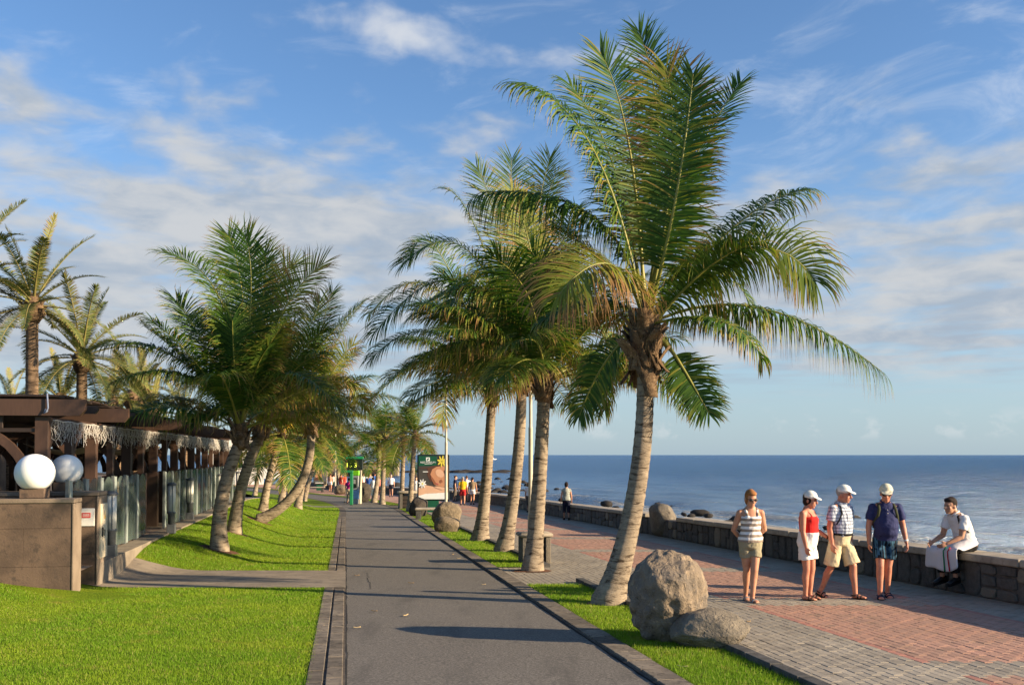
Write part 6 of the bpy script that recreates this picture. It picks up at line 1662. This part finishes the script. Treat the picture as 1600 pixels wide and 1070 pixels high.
person(gp(885, 812), R(180), 1.62, 'woman in a pale patterned blouse and navy cropped trousers walking away by the wall', SK_TAN, dict(mat=cloth('blouse', (.42, .42, .36), (.10, .13, .10), 'floral', 55), z0=-.02, sleeve=.3, grow=.022), dict(mat=cloth('navy_crop', (.014, .016, .032)), len=1.45, hem=.75, name='trousers'), dict(mat=HAIR_D, len=.01), None, False, dict(mat=BLACKC, closed=True), BACKWALK, True, .01, False)
far_person(723, 789, R(185), 1.76, 'man in a yellow shirt and red shorts walking away past the big panel', SK_TAN, (.66, .40, .02), (.42, .025, .025), .75, HAIR_G, pose=BACKWALK)
far_person(738, 788, R(175), 1.72, 'man in a brown vest and white shorts beside the one in yellow', SK_TAN, (.28, .20, .12), (.70, .68, .66), .6, HAIR_D, sleeve=.3, pose=BACKWALK)
far_person(729, 784, R(180), 1.78, 'person in a white shirt half hidden behind the man in yellow', SK_FAIR, (.74, .73, .72), (.10, .10, .12), .7, HAIR_B)
far_person(711, 783, R(95), 1.78, 'person in a navy shirt standing by the wall near the panel edge', SK_FAIR, (.018, .022, .05), (.12, .10, .08), 1.5, HAIR_B)
far_person(826, 800, R(150), 1.55, 'person in white standing at the wall, half hidden by a palm trunk', SK_FAIR, (.70, .68, .66), (.10, .09, .08), 1.5, HAIR_B, True, hairlen=.05)
far_person(650, 786, R(5), 1.74, 'person in white between the thin palm and the big panel', SK_FAIR, (.74, .73, .72), (.72, .71, .70), 1.4, HAIR_B, True, hairlen=.04)
far_person(611, 776, R(0), 1.80, 'man in a white t-shirt and dark shorts walking towards the viewer', SK_FAIR, (.76, .75, .74), (.03, .03, .045), .72, HAIR_G)
far_person(592, 778, R(10), 1.70, 'person in a salmon pink top behind the thin palms', SK_RED, (.62, .22, .16), (.03, .03, .04), .7, HAIR_D)
far_person(576, 775, R(178), 1.78, 'man in a blue t-shirt with his back turned beside the booth', SK_TAN, (.035, .10, .33), (.02, .025, .04), .8, HAIR_B, pose=BACKWALK)
far_person(566, 776, R(20), 1.40, 'small person in a maroon top next to the man in blue', SK_FAIR, (.30, .08, .10), (.5, .45, .42), .7, cloth('hair_blond', (.5, .40, .25)), True, hairlen=.04)
far_person(583, 780, R(170), 1.66, 'person in a white dress standing behind the leaning palm', SK_FAIR, (.75, .74, .72), (.74, .73, .71), 1.6, HAIR_D, True, hairlen=.04)
for (px, py, lab, tc, bc, fem) in [(567, 768, 'person in a white top in the crowd left of the man in blue', (.72, .7, .68), (.5, .45, .4), False), (573, 766, 'dark haired person in white behind the crowd by the booth', (.70, .70, .70), (.1, .1, .12), True), (579, 767, 'bare armed man in a white vest in the crowd', (.72, .68, .64), (.08, .08, .1), False), (585, 765, 'person in bright blue at the back of the crowd', (.03, .13, .45), (.05, .06, .1), False),
                                   (516, 768, 'person in peach and white shorts right of the dark poster', (.58, .34, .24), (.72, .7, .68), True), (521, 767, 'person in white top and green shorts near the far lamp post', (.74, .73, .72), (.02, .18, .12), False), (532, 769, 'person in a red patterned dress behind the pale boulder', (.45, .05, .04), (.42, .06, .05), True), (538, 768, 'person in red leaning over behind the pale boulder', (.50, .04, .04), (.40, .10, .08), True), (535, 764, 'person in a striped blue and red top at the back', (.28, .14, .30), (.3, .1, .1), False), (526, 765, 'person in pale pink far along the promenade', (.60, .48, .46), (.3, .28, .28), True)]:
    far_person(px, py, R(random.uniform(-30, 200)), random.uniform(1.62, 1.78), lab, random.choice((SK_TAN, SK_FAIR, SK_RED)), tc, bc, random.choice((.6, .8)), random.choice((HAIR_D, HAIR_B)), fem)
# the person in pink pushing a small cart
pk = at(545, 786)
far_person(545, 786, R(188), 1.66, 'person in a magenta top and beige trousers walking away up the path', SK_TAN, (.52, .02, .19), (.50, .40, .27), 1.9, HAIR_D, True, pose=dict(arms={'L': ((.25, -.15, -1), (-.05, -.9, -.5)), 'R': ((-.25, -.15, -1), (.05, -.9, -.5))}, lean=.14, legs=BACKWALK['legs']))
ct_ = empty('walking_frame', (pk.x - .05, pk.y + .35, zg(pk.y)), R(8), 'small wheeled walking frame pushed by the person in magenta', 'walking frame')
mb = MB()
for s in (-1, 1): mb.tube([(s * .27, -.1, .06), (s * .25, .05, .55), (s * .23, -.12, .92), (s * .23, -.22, .93)], .014, 6); mb.tube([(s * .27, .38, .06), (s * .25, .08, .6)], .014, 6)
mb.tube([(-.25, .06, .55), (.25, .06, .55)], .014, 6); mb.build('frame', STEEL, ct_)
mb = MB(); mb.box((0, .1, .56), (.42, .26, .04), bev=.01); mb.build('seat', BLACKC, ct_)
for s in (-1, 1):
    for yy in (-.1, .38):
        mb = MB(); mb.tube([(s * .30 - .02, yy, .07), (s * .30 + .02, yy, .07)], .07, 14); mb.build('wheel', BLK, ct_)
# diners on the terrace
def seated(lx, ly, rz, label, tc, hair, female=True):
    p = loc_p(lx, ly, .04); k = len(MATS)
    person(tuple(p), PA + rz, 1.66, label, SK_FAIR, dict(mat=cloth(f'far_top_{k}', tc), z0=.0, sleeve=.3 if female else .6), dict(mat=cloth(f'far_bottom_{k}', (.06, .06, .08)), len=1.8), dict(mat=hair, len=.06 if female else 0), None, False, dict(mat=BLACKC, closed=True),
           dict(arms={'L': ((.15, -.35, -.9), (-.25, -.9, .1)), 'R': ((-.15, -.35, -.9), (.25, -.9, .1))}, legs={'L': ((.08, -1, -.1), (0, .05, -1), 0), 'R': ((-.08, -1, -.1), (0, .05, -1), 0)}, pelvis_z=.58, lean=.08), female, .02, False)
seated(-.50, 17.55, R(-90), 'red haired diner with bare shoulders seated behind the glass screen', (.45, .30, .22), HAIR_R)
seated(-1.2, 6.72, R(180), 'diner in dark clothes at the terrace entrance table', (.03, .035, .05), HAIR_D, False)
seated(-.50, 4.65, R(-90), 'diner in pale blue seated behind the first glass screen', (.35, .42, .55), HAIR_B)

# ================================================================ SMALL DETAILS
# dry leaves lying on path, paving and grass
DRYL = [pmat('dry_leaf_tan', (.34, .22, .10), (.26, .16, .07), 10, .9), pmat('dry_leaf_pale', (.48, .36, .19), (.40, .29, .15), 10, .9)]
def fallen(off, y, L, rz, mat, label):
    x = X(off, y); z = height(x, y) + .012
    V = []; F = []; n = 6
    for i in range(n + 1):
        f = i / n - .5; w_ = .012 * (1 - (2 * f) ** 2) + .002
        V += [(f * L, -w_ + .012 * math.sin(3 * f), .004 + .012 * abs(f)), (f * L, 0 + .012 * math.sin(3 * f), .010 + .018 * abs(f)), (f * L, w_ + .012 * math.sin(3 * f), .004 + .012 * abs(f))]
    for i in range(n):
        for j in range(2): F.append((i * 3 + j, i * 3 + j + 1, i * 3 + 4 + j, i * 3 + 3 + j))
    o = link('fallen_leaflet', mesh_np('fallen_leaflet', V, F, mat), None, (x, y, z), (0, 0, rz)); md = o.modifiers.new('thick', 'SOLIDIFY'); md.thickness = .002
    return tag(o, label, 'leaf', 'dry palm leaflets lying about')
for i in range(15):
    off = random.choice((random.uniform(-.35, .5), random.uniform(-.3, .02), random.uniform(.3, 2.9), random.uniform(2.5, 3.3), random.uniform(4.4, 9.2))); y = random.uniform(8.8, 24)
    fallen(off, y, random.uniform(.05, .13), random.uniform(0, 3.1), random.choice(DRYL), 'dry brown palm leaflet lying on the ground')
# cracks and a patched square in the asphalt
CRK = pmat('asphalt_crack', (.035, .033, .030), None, 9, .95, world=True)
def crack(pts, w_):
    V = []; F = []
    for i, (o_, y) in enumerate(pts):
        x = X(o_, y); ww = w_ * random.uniform(.5, 1.3); V += [(x - ww, y, zg(y) + .004), (x + ww, y + .01, zg(y) + .004)]
    for i in range(len(pts) - 1): F.append((2 * i, 2 * i + 1, 2 * i + 3, 2 * i + 2))
    return link('asphalt_crack', mesh_np('asphalt_crack', V, F, CRK), path)
crack([(.42 + random.gauss(0, .012), 16.6 + i * .2) for i in range(15)], .005)
crack([(P_R - .015 + random.gauss(0, .008), 7 + i * .25) for i in range(90)], .006)
crack([(.012 + random.gauss(0, .006), 7 + i * .25) for i in range(80)], .006)
# pale drain line across the path further off
strip('drain_line', .02, P_R - .02, 44.0, 44.25, .006, KERB, 1, .25, parent=path)
# crumpled paper on the wall and by the boulder
p = Vector((X(W_OFF + .2, 18.3), 18.3, zg(18.3) + WH + .02))
o = link('paper_scrap', rock_mesh('paper_scrap', (.07, .05, .035), 77, PLATE, 2, .5, .3), None, p); tag(o, 'crumpled white paper lying on the coping left of the waiter', 'paper')
